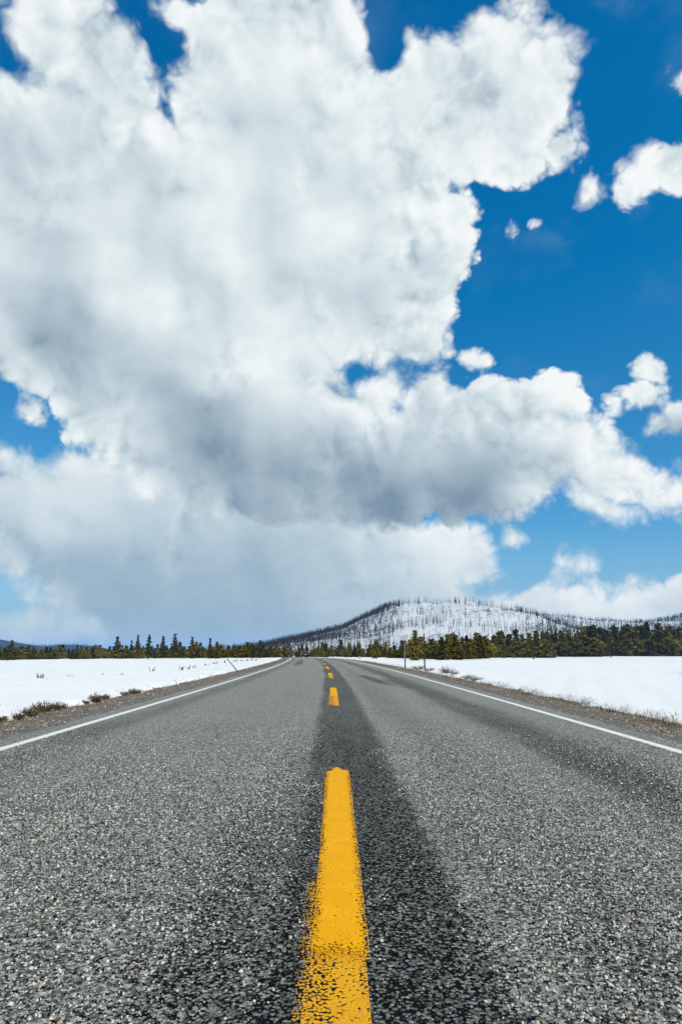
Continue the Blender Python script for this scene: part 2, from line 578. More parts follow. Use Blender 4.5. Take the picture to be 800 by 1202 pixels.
def mat_asphalt():
    m, T, b, o = new_mat('chip_seal_asphalt')
    tc = T.node('ShaderNodeTexCoord')
    P = tc.outputs['Object']
    uv = T.node('ShaderNodeUVMap')
    s = T.node('ShaderNodeSeparateXYZ'); T.link(uv.outputs[0], s.inputs[0])
    lat, along = T.wrap(s.outputs[0]), T.wrap(s.outputs[1])
    # stones
    wob = T.vmath('ADD', P, T.vmath('SCALE', T.vmath('SUBTRACT', T.noise(P, 90.0, 1, color=True), (.5, .5, .5)), scale=0.006))
    v = T.node('ShaderNodeTexVoronoi', voronoi_dimensions='2D', feature='F1')
    T.link(wob, v.inputs['Vector']); v.inputs['Scale'].default_value = 92.0
    dist = T.wrap(v.outputs['Distance'])
    sc_ = T.node('ShaderNodeSeparateColor'); T.link(v.outputs['Color'], sc_.inputs[0])
    r1, r2, r3 = (T.wrap(o_) for o_ in sc_.outputs[:3])
    stone = T.ramp(r1, [(0.0, (0.085, 0.09, 0.09)), (0.30, (0.165, 0.172, 0.168)), (0.55, (0.27, 0.28, 0.27)), (0.80, (0.40, 0.415, 0.395)), (1.0, (0.58, 0.60, 0.57))])
    tint = T.ramp(r2, [(0.0, (0.84, 0.91, 0.97)), (0.45, (0.93, 0.91, 0.84)), (0.86, (0.93, 0.88, 0.78)), (0.93, (1.08, 0.92, 0.72)), (1.0, (1.15, 0.86, 0.58))])
    stone = T.mix(1.0, stone, tint, 'MULTIPLY')
    # bands along the road: tar-rich joint in the middle, wheel paths, patches
    st = T.node('ShaderNodeCombineXYZ')
    T.link(lat, st.inputs[0]); T.link(along * 0.12, st.inputs[1])
    nb = T.noise(st.outputs[0], 1.7, 5, 0.6) - 0.5
    nf = T.noise(P, 5.0, 4, 0.6) - 0.5
    np_ = T.noise(P, 0.45, 4, 0.55) - 0.5
    lw = lat + nb * 0.26 + nf * 0.16
    joint = (lw - 0.11).abs().step(0.27, 0.42, 1.0, 0.0)
    nearm = along.step(3.0, 9.0, 1.0, 0.0)
    leftj = (lw + 0.34).abs().step(0.05, 0.30, 0.55, 0.0) * nearm
    wheelR = (lat + nb * 0.9 - 2.25).abs().step(0.05, 0.60, 0.75, 0.0) * along.step(2.0, 5.5)
    wheelR2 = (lat + nb * 0.9 - 0.95).abs().step(0.05, 0.45, 0.22, 0.0)
    wheelL = (lat + nb * 0.8 + 2.9).abs().step(0.05, 0.45, 0.45, 0.0)
    skid1 = ((lat - 1.50 + (along - 22.0) * 0.05 + nf * 0.2).abs().step(0.10, 0.34, 0.85, 0.0)) * (along - 24.0).abs().step(2.0, 6.0, 1.0, 0.0)
    skid2 = ((lat + 2.0 + nf * 0.2).abs().step(0.10, 0.50, 0.85, 0.0)) * (along - 64.0).abs().step(8.0, 22.0, 1.0, 0.0)
    tar = (joint * 0.86).max(leftj).max(wheelR).max(wheelR2).max(wheelL).max(skid1).max(skid2)
    tar = tar + np_ * 0.36 + nb * 0.60
    # how much of the stone shows over the binder
    cover = 0.44 - tar * 0.20 + nf * 0.12 - along.step(3.0, 12.0, 0.13, 0.0)   # close by the larger stones are real ones
    show = (r3 * 0.55 + dist * -0.62 + cover).step(0.10, 0.26)
    binder = T.mix(T.noise(P, 260.0, 2), (0.002, 0.0025, 0.0035), (0.013, 0.0135, 0.015))
    col = T.mix(show * (1.0 - tar.clamp() * 0.52), binder, stone)
    # soil tracked in
    col = T.mix(T.noise(P, 2.1, 5, 0.65).step(0.60, 0.75) * 0.25, col, (0.17, 0.12, 0.07))
    T.link(col, b.inputs['Base Color'])
    T.link(0.86 - tar.clamp() * 0.10, b.inputs['Roughness'])
    T.link(show.step(0.0, 1.0, 0.0, 0.28), b.inputs['Specular IOR Level'])
    hgt = show * (1.0 - dist) + T.noise(P, 300.0, 1) * 0.25
    bump(T, b, hgt, 0.85, 0.006)
    return m


def paint(name, c1, c2, wear_mid, wear_edge, half, end_fade, right=1.0):
    """Road paint: UV = (metres from its middle, metres along, from its near end), worn through to the stones."""
    m, T, b, o = new_mat(name)
    tc = T.node('ShaderNodeTexCoord')
    P = tc.outputs['Object']
    uv = T.node('ShaderNodeUVMap')
    s = T.node('ShaderNodeSeparateXYZ'); T.link(uv.outputs[0], s.inputs[0])
    u, v = T.wrap(s.outputs[0]), T.wrap(s.outputs[1])
    v1 = T.node('ShaderNodeTexVoronoi', voronoi_dimensions='2D', feature='F1')
    T.link(P, v1.inputs['Vector']); v1.inputs['Scale'].default_value = 92.0
    grain = T.wrap(v1.outputs['Distance'])
    n = T.noise(P, 130.0, 3, 0.6)
    n2 = T.noise(P, 6.0, 5, 0.65)
    ed = (u.abs() - half).step(-0.045, 0.0, wear_mid, wear_edge)
    if end_fade:
        vv = v + (n2 - 0.5) * end_fade * 1.5
        ed = ed.max(vv.step(0.0, end_fade, wear_edge + 0.1, wear_mid)).max((vv + u.abs() * 2.4).step(3.55 - end_fade, 3.55, wear_mid, wear_edge + 0.2))
    if right < 1.0:
        ed = ed * (u + (n2 - 0.5) * 0.06).step(-0.03, 0.05, 1.0, right)
    pick = n * 0.45 + grain * 0.40 + n2 * 0.35 + T.noise(P, 34.0, 3, 0.65) * 0.28 - 0.02
    a = (pick - ed * -1.0).step(0.86, 0.96, 1.0, 0.0)
    col = T.mix(n2.step(0.35, 0.7), c1, c2)
    col = T.mix(T.noise(P, 3.0, 5, 0.7).step(0.58, 0.75) * 0.35, col, tuple(0.75 * k + 0.04 for k in c1))
    col = T.mix((T.noise(P, 40.0, 4, 0.7)).step(0.62, 0.75) * 0.30, col, (0.12, 0.10, 0.07))
    T.link(col, b.inputs['Base Color'])
    set_in(b, Roughness=0.75, Specular_IOR_Level=0.10)
    bump(T, b, grain * -1.0 + n * 0.4, 0.55, 0.005)
    tr = T.node('ShaderNodeBsdfTransparent')
    mx = T.node('ShaderNodeMixShader')
    T.link(a, mx.inputs[0]); T.link(tr.outputs[0], mx.inputs[1]); T.link(b.outputs[0], mx.inputs[2])
    T.link(mx.outputs[0], o.inputs['Surface'])
    return m


def mat_gravel():
    m, T, b, o = new_mat('shoulder_gravel')
    tc = T.node('ShaderNodeTexCoord')
    P = tc.outputs['Object']
    uv = T.node('ShaderNodeUVMap')
    s = T.node('ShaderNodeSeparateXYZ'); T.link(uv.outputs[0], s.inputs[0])
    lat = T.wrap(s.outputs[0]).abs()
    v = T.node('ShaderNodeTexVoronoi', voronoi_dimensions='3D', feature='F1')
    T.link(P, v.inputs['Vector']); v.inputs['Scale'].default_value = 42.0
    sc_ = T.node('ShaderNodeSeparateColor'); T.link(v.outputs['Color'], sc_.inputs[0])
    r1 = T.wrap(sc_.outputs[0])
    stone = T.ramp(r1, [(0.0, (0.06, 0.05, 0.04)), (0.4, (0.17, 0.145, 0.115)), (0.75, (0.30, 0.265, 0.22)), (1.0, (0.50, 0.46, 0.40))])
    soil = T.mix(T.noise(P, 3.0, 5, 0.6), (0.070, 0.050, 0.034), (0.165, 0.125, 0.090))
    near = (lat + (T.noise(P, 2.0, 4, 0.6) - 0.5) * 0.5).step(3.85, 4.15)
    tarry = T.mix(r1, (0.05, 0.05, 0.05), (0.22, 0.215, 0.20))
    g = T.mix(T.wrap(v.outputs['Distance']).step(0.25, 0.6), stone, soil)
    col = T.mix(near, tarry, g)
    T.link(col, b.inputs['Base Color'])
    set_in(b, Roughness=0.85, Specular_IOR_Level=0.25)
    bump(T, b, T.wrap(v.outputs['Distance']) * -1.0 + T.noise(P, 20.0, 4) * 0.6, 0.9, 0.02)
    return m


def simple(name, c1, c2, scale=8.0, rough=0.7, spec=0.3, bmp=0.3, bd=0.01, detail=4, metal=0.0):
    m, T, b, o = new_mat(name)
    tc = T.node('ShaderNodeTexCoord')
    n = T.noise(tc.outputs['Object'], scale, detail, 0.6)
    T.link(T.mix(n.step(0.3, 0.7), c1, c2), b.inputs['Base Color'])
    set_in(b, Roughness=rough, Specular_IOR_Level=spec, Metallic=metal)
    if bmp:
        bump(T, b, n, bmp, bd)
    return m


M = {}
M['snow'] = mat_snow()
M['asphalt'] = mat_asphalt()
M['gravel'] = mat_gravel()
M['yellow'] = paint('yellow_paint', (0.80, 0.365, 0.0015), (0.88, 0.415, 0.002), 0.00, 0.24, 0.090, 0.22)
M['yellow_old'] = paint('worn_yellow_paint', (0.72, 0.34, 0.012), (0.80, 0.40, 0.015), 0.20, 0.34, 0.10, 0.4, 0.45)
M['white'] = paint('white_paint', (0.74, 0.74, 0.70), (0.82, 0.82, 0.78), 0.03, 0.27, 0.074, 0.0)

# ------------------------------------------------------------------ ground: one snow sheet to the horizon
ys = np.concatenate([np.arange(-14, 2, 0.5), np.arange(2, 34, 0.11), np.arange(34, 90, 0.45), np.arange(90, 330, 3.0), 330 * 1.12 ** np.arange(0, 37)])
lh = np.concatenate([[0.0, 2.0, 3.7], np.arange(4.2, 5.7, 0.05), np.arange(5.7, 11, 0.22), np.arange(11, 60, 1.4), 60 * 1.22 ** np.arange(0, 29)])
ls = np.concatenate([-lh[:0:-1], lh])
LA, YY = np.meshgrid(ls, ys)
XX = LA + road_x(YY)
ZZ = ground_z(XX, YY)
ZZ = np.where(YY > 330, ZZ - (YY - 330) * 0.0006, ZZ)
ground = link('snow_ground', grid_mesh('snow_ground', np.stack([XX, YY, ZZ], -1), np.stack([LA, YY], -1)), M['snow'])
tag(ground, 'flat snow-covered plain on both sides of the road', kind='structure')

# ------------------------------------------------------------------ road
yr = np.concatenate([np.arange(-12, 2, 1.0), np.arange(2, 40, 0.5), np.arange(40, 300, 2.0)])


def road_surface_z(lat, y):
    return road_z(y) - 0.016 * np.abs(lat)


lr = np.array([-3.70, -3.0, -2.0, -1.0, -0.3, 0.0, 0.3, 1.0, 2.0, 3.0, 3.70])
yr2 = np.concatenate([np.arange(-12, 2, 1.0), np.arange(2, 30, 0.2), np.arange(30, 300, 2.0)])
LA, YY = np.meshgrid(lr, yr2)
LAe = LA + np.where(np.abs(LA) > 3.5, np.sign(LA) * (0.03 * np.sin(YY * 2.9 + LA) + 0.02 * np.sin(YY * 7.7)), 0)
road = link('road', grid_mesh('road', np.stack([LAe + road_x(YY), YY, road_surface_z(LA, YY)], -1), np.stack([LAe, YY], -1)), M['asphalt'])
tag(road, 'two-lane grey chip-seal highway running to the hill', kind='structure')


def strip(name, l0, l1, y0, y1, dz, mat, step=0.5, parent=road):
    n = max(2, int((y1 - y0) / step) + 1)
    yy = np.linspace(y0, y1, n)
    la = np.array([l0, (l0 + l1) / 2, l1])
    LA, YY = np.meshgrid(la, yy)
    P = np.stack([LA + road_x(YY), YY, road_surface_z(LA, YY) + dz], -1)
    U = np.stack([LA - (l0 + l1) / 2, YY - y0], -1)
    return link(name, grid_mesh(name, P, U), mat, parent)


for sgn in (-1, 1):
    strip('edge_line', sgn * 3.33 - 0.072, sgn * 3.33 + 0.072, -12, 290, 0.004, M['white'], 1.0)
for k in range(12):
    y0 = 2.22 + 12.19 * k
    strip('worn_centre_dash', -0.118, 0.085, y0 - 2.5, y0 + 1.0, 0.004, M['yellow_old'], 0.25)
    strip('centre_dash', -0.080, 0.100, y0, y0 + 3.5, 0.008, M['yellow'], 0.25)

SH_L = [3.60, 3.72, 3.95, 4.25, 4.6, 5.0, 5.35, 5.7]
SH_Z = [-0.075, -0.066, -0.080, -0.095, -0.112, -0.135, -0.165, -0.23]
# gravel shoulders slope off the asphalt and run in under the snow
for sgn in (-1, 1):
    la = np.array(SH_L) * sgn
    zz = np.array(SH_Z)
    yg = np.concatenate([np.arange(-12, 2, 1.0), np.arange(2, 40, 0.1), np.arange(40, 300, 2.0)])
    LA, YY = np.meshgrid(la, yg)
    Z = road_z(YY) + zz[None, :] + 0.012 * np.sin(YY * 5.3 + LA * 7) * np.sin(LA * 9 + YY * 1.3) * (np.abs(LA) > 3.8)
    s_ = link('gravel_shoulder', grid_mesh('gravel_shoulder', np.stack([LA + road_x(YY), YY, Z], -1), np.stack([LA, YY], -1)), M['gravel'])
    tag(s_, 'brown gravel shoulder along the %s edge of the road' % ('left' if sgn < 0 else 'right'), kind='structure')


# ------------------------------------------------------------------ real stones in the chip seal close by
def mat_stone():
    m, T, b, o = new_mat('aggregate_stone')
    geo = T.node('ShaderNodeNewGeometry')
    r = T.wrap(geo.outputs['Random Per Island'])
    col = T.ramp(r, [(0.0, (0.015, 0.017, 0.02)), (0.26, (0.04, 0.044, 0.048)), (0.42, (0.11, 0.118, 0.118)), (0.54, (0.33, 0.345, 0.335)), (0.66, (0.64, 0.66, 0.64)),
                     (0.86, (0.92, 0.94, 0.92)), (0.93, (0.30, 0.225, 0.145)), (0.97, (0.22, 0.25, 0.29)), (1.0, (0.62, 0.64, 0.62))])
    tc = T.node('ShaderNodeTexCoord')
    n = T.noise(tc.outputs['Object'], 380.0, 3, 0.6)
    col = T.mix(1.0, col, (0.97, 0.94, 0.87), 'MULTIPLY')
    col = T.mix(n.step(0.42, 0.75) * 0.65, col, (0.012, 0.013, 0.014))
    T.link(col, b.inputs['Base Color'])
    set_in(b, Roughness=0.75, Specular_IOR_Level=0.25)
    bump(T, b, n, 0.4, 0.002)
    return m


def stones_mesh(name, X, Y, Z, S, seed, k=5):
    g = np.random.default_rng(seed)
    n = len(X)
    th = g.uniform(0, 2 * math.pi, (n, 1)) + np.arange(k)[None, :] * (2 * math.pi / k) + g.uniform(-.35, .35, (n, k))
    r0 = S[:, None] * g.uniform(0.38, 0.62, (n, k))
    el = g.uniform(0.65, 1.0, (n, 1))
    rot = g.uniform(0, math.pi, (n, 1))
    def ring(r):
        x, y = r * np.cos(th), r * np.sin(th) * el
        return x * np.cos(rot) - y * np.sin(rot), x * np.sin(rot) + y * np.cos(rot)
    x0, y0 = ring(r0)
    x1, y1 = ring(r0 * g.uniform(0.45, 0.8, (n, k)))
    h = S[:, None] * g.uniform(0.22, 0.50, (n, 1)) * g.uniform(0.75, 1.2, (n, k))
    V = np.empty((n, 2 * k, 3), dtype=np.float32)
    V[:, :k, 0] = X[:, None] + x0; V[:, :k, 1] = Y[:, None] + y0; V[:, :k, 2] = Z[:, None] - 0.001
    V[:, k:, 0] = X[:, None] + x1; V[:, k:, 1] = Y[:, None] + y1; V[:, k:, 2] = Z[:, None] + h
    base = (np.arange(n) * 2 * k)[:, None]
    side = np.array([[i, (i + 1) % k, k + (i + 1) % k, k + i] for i in range(k)])
    loops = np.concatenate([(base + side.reshape(1, -1)), base + np.arange(k, 2 * k)[None, :]], axis=1)
    starts = np.concatenate([np.arange(k) * 4, [4 * k]])
    L = 5 * k
    me = bpy.data.meshes.new(name)
    me.vertices.add(n * 2 * k); me.vertices.foreach_set('co', V.ravel())
    me.loops.add(n * L); me.loops.foreach_set('vertex_index', loops.ravel().astype(np.int32))
    me.polygons.add(n * (k + 1))
    me.polygons.foreach_set('loop_start', (np.arange(n)[:, None] * L + starts[None, :]).ravel().astype(np.int32))
    me.update(calc_edges=True)
    return me


M['stone'] = mat_stone()
g = np.random.default_rng(11)
NS = 420000
y_ = 1.3 + 7.7 * g.random(NS) ** 0.85
hw = 0.52 * y_ + 0.5
x_ = g.uniform(-1, 1, NS) * np.minimum(hw, 3.62)
dens = np.minimum(hw, 3.62) / 3.62
keep = g.random(NS) < (0.35 + 0.65 * dens)
keep &= g.random(NS) < np.clip((9.0 - y_) / 4.5, 0, 1)
wob_ = 0.10 * np.sin(y_ * 1.3) + 0.07 * np.sin(y_ * 3.1 + 1) + 0.04 * np.sin(y_ * 9.7)
jw_ = np.where(y_ < 5.0, 0.36 + 0.05 * (5.0 - y_), 0.36)
joint_ = np.exp(-((x_ - 0.11 + 0.03 * np.clip(5 - y_, 0, 4) + wob_ * .6) / jw_) ** 6) * 0.66 + np.exp(-((x_ - 2.25 + wob_) / 0.45) ** 2) * 0.42
patch_ = 0.5 + 0.25 * np.sin(x_ * 2.9 + 1.3 * np.sin(y_ * .9)) * np.sin(y_ * 1.7 + np.sin(x_ * 2)) + 0.25 * np.sin(x_ * 9.1 + 2 * np.sin(y_ * 2.3)) * np.sin(y_ * 5.7 + 2 * np.sin(x_ * 3.3)) + 0.2 * np.sin(x_ * 4.6 + 0.6 * np.sin(y_))
keep &= g.random(NS) < 0.92 - joint_ - 0.52 * patch_
in_new = (x_ > -0.072) & (x_ < 0.092) & (np.mod(y_ - 2.22, 12.19) < 3.5)
in_old = (x_ > -0.11) & (x_ < 0.08) & (np.mod(y_ - 2.22 + 2.5, 12.19) < 3.3)
keep &= ~in_new & ~(in_old & (g.random(NS) < 0.8))
x_, y_ = x_[keep], y_[keep]
s_ = np.clip(g.lognormal(math.log(0.0072), 0.36, len(x_)), 0.004, 0.017)
agg = link('aggregate', stones_mesh('aggregate', x_ + road_x(y_), y_, road_surface_z(x_, y_), s_, 5, 4), M['stone'], road)
agg['kind'] = 'stuff'
print('stones', len(x_))

# loose gravel on the shoulders
M['pebble'] = None
def mat_pebble():
    m, T, b, o = new_mat('loose_pebble')
    geo = T.node('ShaderNodeNewGeometry')
    r = T.wrap(geo.outputs['Random Per Island'])
    col = T.ramp(r, [(0.0, (0.06, 0.05, 0.04)), (0.4, (0.17, 0.145, 0.118)), (0.75, (0.30, 0.265, 0.225)), (1.0, (0.50, 0.46, 0.40))])
    T.link(col, b.inputs['Base Color'])
    set_in(b, Roughness=0.8, Specular_IOR_Level=0.3)
    return m
M['pebble'] = mat_pebble()
for sgn in (-1, 1):
    n = 26000
    yy = 4.5 + 40 * g.random(n) ** 2.0
    la = sgn * (3.70 + 1.45 * g.random(n) ** 0.75)
    zz = np.interp(np.abs(la), SH_L, SH_Z) + road_z(yy)
    xx = la + road_x(yy)
    ok = ground_z(xx, yy) < zz + 0.01
    ss = np.clip(g.lognormal(math.log(0.016), 0.45, n), 0.007, 0.055)
    pb = link('loose_gravel', stones_mesh('loose_gravel', xx[ok], yy[ok], zz[ok] - 0.002, ss[ok], 9 + sgn, 4), M['pebble'])
    tag(pb, 'loose brown pebbles on the %s shoulder of the road' % ('left' if sgn < 0 else 'right'), 'gravel', kind='stuff')


# ------------------------------------------------------------------ hills
def mat_hill(name, cover):
    m, T, b, o = new_mat(name)
    tc = T.node('ShaderNodeTexCoord')
    P = tc.outputs['Object']
    n = T.noise(P, 0.02, 6, 0.6)
    st = T.vmath('MULTIPLY', P, (1.0, 1.0, 0.25))
    br = (T.noise(st, 0.16, 5, 0.7) * 0.6 + n * 0.40).step(0.60 - cover, 0.68 - cover)
    col = T.mix(br * 0.8, (0.60, 0.635, 0.68), (0.10, 0.09, 0.10))
    T.link(col, b.inputs['Base Color'])
    set_in(b, Roughness=0.8, Specular_IOR_Level=0.1)
    return m


def hill(name, label, sil, ridge_y, base_y, mat, bulge=1.0, rough=1.0, steps=46, back=0.5):
    """sil: the crest as seen, pixels of the photograph; the hill is a real slope from base_y up to ridge_y and down behind."""
    xs_ = np.linspace(sil[0][0], sil[-1][0], 110)
    cy = np.interp(xs_, [p[0] for p in sil], [p[1] for p in sil])
    k = np.ones(5) / 5
    cy = np.convolve(np.pad(cy, 2, mode='edge'), k, mode='valid')
    rows = []
    ts = np.concatenate([np.linspace(0, 1, steps), np.linspace(1.06, 1.6, 10)])
    for t in ts:
        row = []
        for px, py in zip(xs_, cy):
            crest = at_y(px, py, ridge_y)
            y = base_y + (ridge_y - base_y) * t
            x = crest.x * (0.55 + 0.45 * y / ridge_y)
            if t <= 1:
                w = math.sin(t * math.pi / 2) ** bulge
            else:
                w = 1.0 - ((t - 1) / 0.6) ** 2 * back * 2
            z0 = -6.0
            n = mnoise.fractal((x * 0.006, y * 0.006, 3.1), 0.9, 2.1, 5) * rough * (1.0 - 0.75 * abs(2 * min(t, 1) - 1) ** 2)
            row.append((x, y, z0 + (crest.z - z0) * w + n * 0.13 * max(0.0, crest.z - z0) * (t < 0.995 and t > 0.02)))
        rows.append(row)
    P = np.array(rows)
    o = link(name, grid_mesh(name, P), mat)
    tag(o, label, kind='structure')
    return o, P


M['hill'] = mat_hill('snowy_hillside', 0.075)
M['hill_wooded'] = simple('wooded_hillside', (0.012, 0.018, 0.020), (0.035, 0.042, 0.045), 0.02, 0.95, 0.05, 0.0)
sil1 = [(290, 768), (330, 757), (360, 750), (400, 742), (430, 730), (452, 722), (480, 718), (515, 716.5), (545, 719.5), (575, 726), (600, 733), (640, 743), (690, 757), (740, 768)]
hill1, PH1 = hill('hill', 'snowy hill with burnt trees straight down the road', sil1, 1400.0, 640.0, M['hill'], 0.9, 1.9)
sil2 = [(540, 752), (575, 738), (600, 732.5), (625, 732.5), (650, 735.5), (680, 741), (720, 749), (760, 756), (820, 766)]
hill2, PH2 = hill('hill', 'low snowy spur to the right of the main hill', sil2, 1750.0, 1100.0, M['hill'], 1.0, 0.4)
sil3 = [(540, 735), (575, 729), (600, 725.5), (622, 724), (645, 726), (670, 729), (700, 731), (735, 733), (765, 731), (790, 726), (815, 721), (860, 716), (920, 722)]
hill3, PH3 = hill('hill', 'long wooded ridge behind the pines on the right', sil3, 2600.0, 1500.0, M['hill'], 1.1, 0.6)
sil5 = [(725, 757), (750, 747), (772, 740), (800, 737), (835, 733), (880, 730), (940, 745)]
hill5, PH5 = hill('hill', 'dark forested slope at the right edge of the ridge', sil5, 1900.0, 1300.0, M['hill_wooded'], 1.0, 0.3)
sil4 = [(-130, 738), (-60, 744), (-20, 747), (0, 751), (25, 755.5), (50, 759), (66, 759.5), (80, 757.5), (92, 756.5), (106, 758), (120, 761.5), (145, 766), (180, 768), (230, 770)]
hill4, PH4 = hill('hill', 'distant blue forested hills on the left horizon', sil4, 4300.0, 3000.0, M['hill_wooded'], 0.8, 0.3)


# ------------------------------------------------------------------ vegetation materials
def mat_needles(name, lo, mid, hi):
    m, T, b, o = new_mat(name)
    oi = T.node('ShaderNodeObjectInfo')
    rnd = T.wrap(oi.outputs['Random'])
    tc = T.node('ShaderNodeTexCoord')
    geo = T.node('ShaderNodeNewGeometry')
    isl = T.wrap(geo.outputs['Random Per Island'])
    n = T.noise(tc.outputs['Object'], 1.6, 3, 0.6)
    f = (rnd * 0.45 + isl * 0.75 + (n - 0.5) * 0.6)
    col = T.ramp(f, [(0.10, lo), (0.5, mid), (0.95, hi)])
    T.link(col, b.inputs['Base Color'])
    set_in(b, Roughness=0.7, Specular_IOR_Level=0.15)
    return m


M['needles'] = mat_needles('olive_pine_needles', (0.034, 0.038, 0.008), (0.108, 0.098, 0.016), (0.27, 0.205, 0.034))
M['needles_dark'] = mat_needles('dark_spruce_needles', (0.014, 0.020, 0.008), (0.042, 0.046, 0.014), (0.115, 0.096, 0.024))
M['bark'] = simple('pine_bark', (0.050, 0.035, 0.025), (0.12, 0.09, 0.065), 12.0, 0.9, 0.15, 0.6, 0.03)
M['snag'] = simple('weathered_dead_wood', (0.075, 0.066, 0.062), (0.19, 0.175, 0.165), 5.0, 0.9, 0.1, 0.4, 0.03)
M['burnt'] = simple('burnt_wood', (0.016, 0.013, 0.016), (0.060, 0.050, 0.056), 0.6, 0.95, 0.05, 0.0)
M['burnt_far'] = simple('far_conifers', (0.008, 0.012, 0.014), (0.028, 0.034, 0.034), 0.2, 0.95, 0.05, 0.0)


def pine_meshes(tag_, h, w, seed, style):
    """A young conifer of height h: crown of needle sprays on whorled boughs, tapered trunk."""
    rr = random.Random(seed)
    crown, trunk = MB(), MB()
    lean = Vector((rr.uniform(-.03, .03), rr.uniform(-.03, .03), 0))
    trunk.tube([Vector((0, 0, -0.3)), Vector((0, 0, h * .35)) + lean * h * .35, Vector((0, 0, h * .97)) + lean * h], [h * .020 + .02, h * .014 + .01, 0.008], 6)
    z = h * (0.04 if style != 'tall' else 0.16)
    while z < h * 0.985:
        t = z / h
        if style == 'round':
            prof = (math.sin(min(1.0, t * 1.12 + 0.16) * math.pi) ** 0.62)
        elif style == 'tall':
            prof = (1 - t) ** 0.65 * (0.55 + 0.45 * min(1, t * 4))
        else:
            prof = (1 - t) ** 0.85
        nb = rr.randint(5, 8)
        a0 = rr.uniform(0, 6.28)
        for k in range(nb):
            if rr.random() < 0.10:
                continue
            a = a0 + k * 6.283 / nb + rr.uniform(-.3, .3)
            L = max(0.10 * w, w * 0.5 * prof * rr.uniform(0.62, 1.22))
            rise = rr.uniform(-0.10, 0.50) if style != 'cone' else rr.uniform(-0.40, 0.12)
            d = Vector((math.cos(a), math.sin(a), rise))
            base = lean * z + Vector((0, 0, z + rr.uniform(-.08, .08)))
            trunk.tube([base, base + d * L * 0.85], [0.012 + 0.006 * h * (1 - t), 0.004], 3, False)
            n = max(2, int(L / 0.17))
            side = Vector((-d.y, d.x, 0)).normalized()
            for i in range(n):
                u = (i + rr.uniform(0.2, 0.9)) / n
                c = base + d * (L * (0.22 + 0.80 * u)) + side * rr.uniform(-.22, .22) * L * (0.3 + .7 * u) + Vector((0, 0, rr.uniform(-.07, .07) * (1 + .3 * h)))
                for q in range(2):
                    sz = rr.uniform(0.14, 0.30) * (0.8 + 0.10 * h)
                    v1 = Vector((rr.gauss(0, 1), rr.gauss(0, 1), rr.gauss(0.25, .7))).normalized() * sz
                    v2 = v1.cross(Vector((rr.gauss(0, 1), rr.gauss(0, 1), rr.gauss(0, 1)))).normalized() * sz * rr.uniform(.35, .6)
                    crown.add([c - v1 * .6, c + v2, c + v1, c - v2], [(0, 1, 2, 3)])
        z += h * rr.uniform(0.040, 0.075)
    for i in range(5):
        c = lean * h + Vector((0, 0, h * rr.uniform(.93, 1.02)))
        v1 = Vector((rr.uniform(-.08, .08), rr.uniform(-.08, .08), .22))
        v2 = Vector((rr.uniform(-1, 1), rr.uniform(-1, 1), 0)).normalized() * .07
        crown.add([c - v1, c + v2, c + v1, c - v2], [(0, 1, 2, 3)])
    return crown.mesh('crown_' + tag_), trunk.mesh('trunk_' + tag_)


PROTO = {}
for i in range(7):
    PROTO[('young', i)] = pine_meshes('young', 4.0, 2.5 + 0.25 * (i % 3), 20 + i, 'round')
for i in range(5):
    PROTO[('cone', i)] = pine_meshes('cone', 5.0, 2.3 + 0.25 * (i % 3), 60 + i, 'cone')
for i in range(4):
    PROTO[('tall', i)] = pine_meshes('tall', 7.0, 2.5 + 0.3 * (i % 2), 90 + i, 'tall')
NAT_H = {'young': 4.0, 'cone': 5.0, 'tall': 7.0}
trand = random.Random(5)


def pine(p, height, kind, label, group=None, dark=None, wide=1.0, variant=None):
    i = variant if variant is not None else trand.randrange(len([1 for k in PROTO if k[0] == kind]))
    cm, tm = PROTO[(kind, i)]
    s = height / NAT_H[kind]
    root = bpy.data.objects.new('pine_tree', None)
    C.objects.link(root)
    root.location = p
    root.scale = (s * wide, s * wide, s)
    root.rotation_euler.z = trand.uniform(0, 6.28)
    tag(root, label, 'tree', group)
    if not cm.materials:
        cm.materials.append(M['needles']); tm.materials.append(M['bark'])
    c = link('crown', cm, None, root)
    if dark is None:
        dark = kind != 'young'
    c.material_slots[0].link = 'OBJECT'
    c.material_slots[0].material = M['needles_dark' if dark else 'needles']
    link('trunk', tm, None, root)
    return root


def pine_px(px, base, top, kind, label, group=None, dark=None, wide=1.0, back=0.0, variant=None):
    """A pine whose foot shows at (px, base) and whose tip reaches the line top."""
    p = ground_at(px, base)
    if back:
        p = p * ((p.y + back) / p.y)
        p = on_ground(p.x, p.y)
    h = (base - top) / px_at(p) if not back else (at_y(px, top, p.y).z - p.z)
    p.z -= 0.06
    return pine(p, max(0.6, h), kind, label, group, dark, wide, variant)


def lerp_line(line, x):
    return float(np.interp(x, [q[0] for q in line], [q[1] for q in line]))


rt = random.Random(31)
# --- named trees of the right-hand line
pine_px(487, 775.2, 740.5, 'young', 'full olive pine standing forward between the two roadside posts', wide=1.0, variant=1)
pine_px(762, 770.5, 731.0, 'cone', 'tallest dark spire-shaped pine in the right-hand treeline', dark=True, wide=1.1, variant=0)
pine_px(519, 774.5, 747.5, 'cone', 'broad dark pine just right of the bare roadside post', dark=True, wide=1.45, variant=1)
pine_px(537, 774.5, 751.0, 'young', 'rounded yellowish pine beside the broad dark pine', wide=1.35, variant=2)
pine_px(441, 773.0, 758.0, 'young', 'small lone yellowish pine before the treeline left of the sign post', variant=3)
pine_px(591, 772.8, 762.0, 'young', 'yellow knee-high pine in front of the right-hand treeline', variant=4)
pine_px(603, 772.6, 767.0, 'young', 'tiny pine seedling in the snow beside the yellow knee-high pine', variant=5)
pine_px(740, 770.8, 762.0, 'young', 'bright yellow sapling at the foot of the right-hand treeline', variant=2)
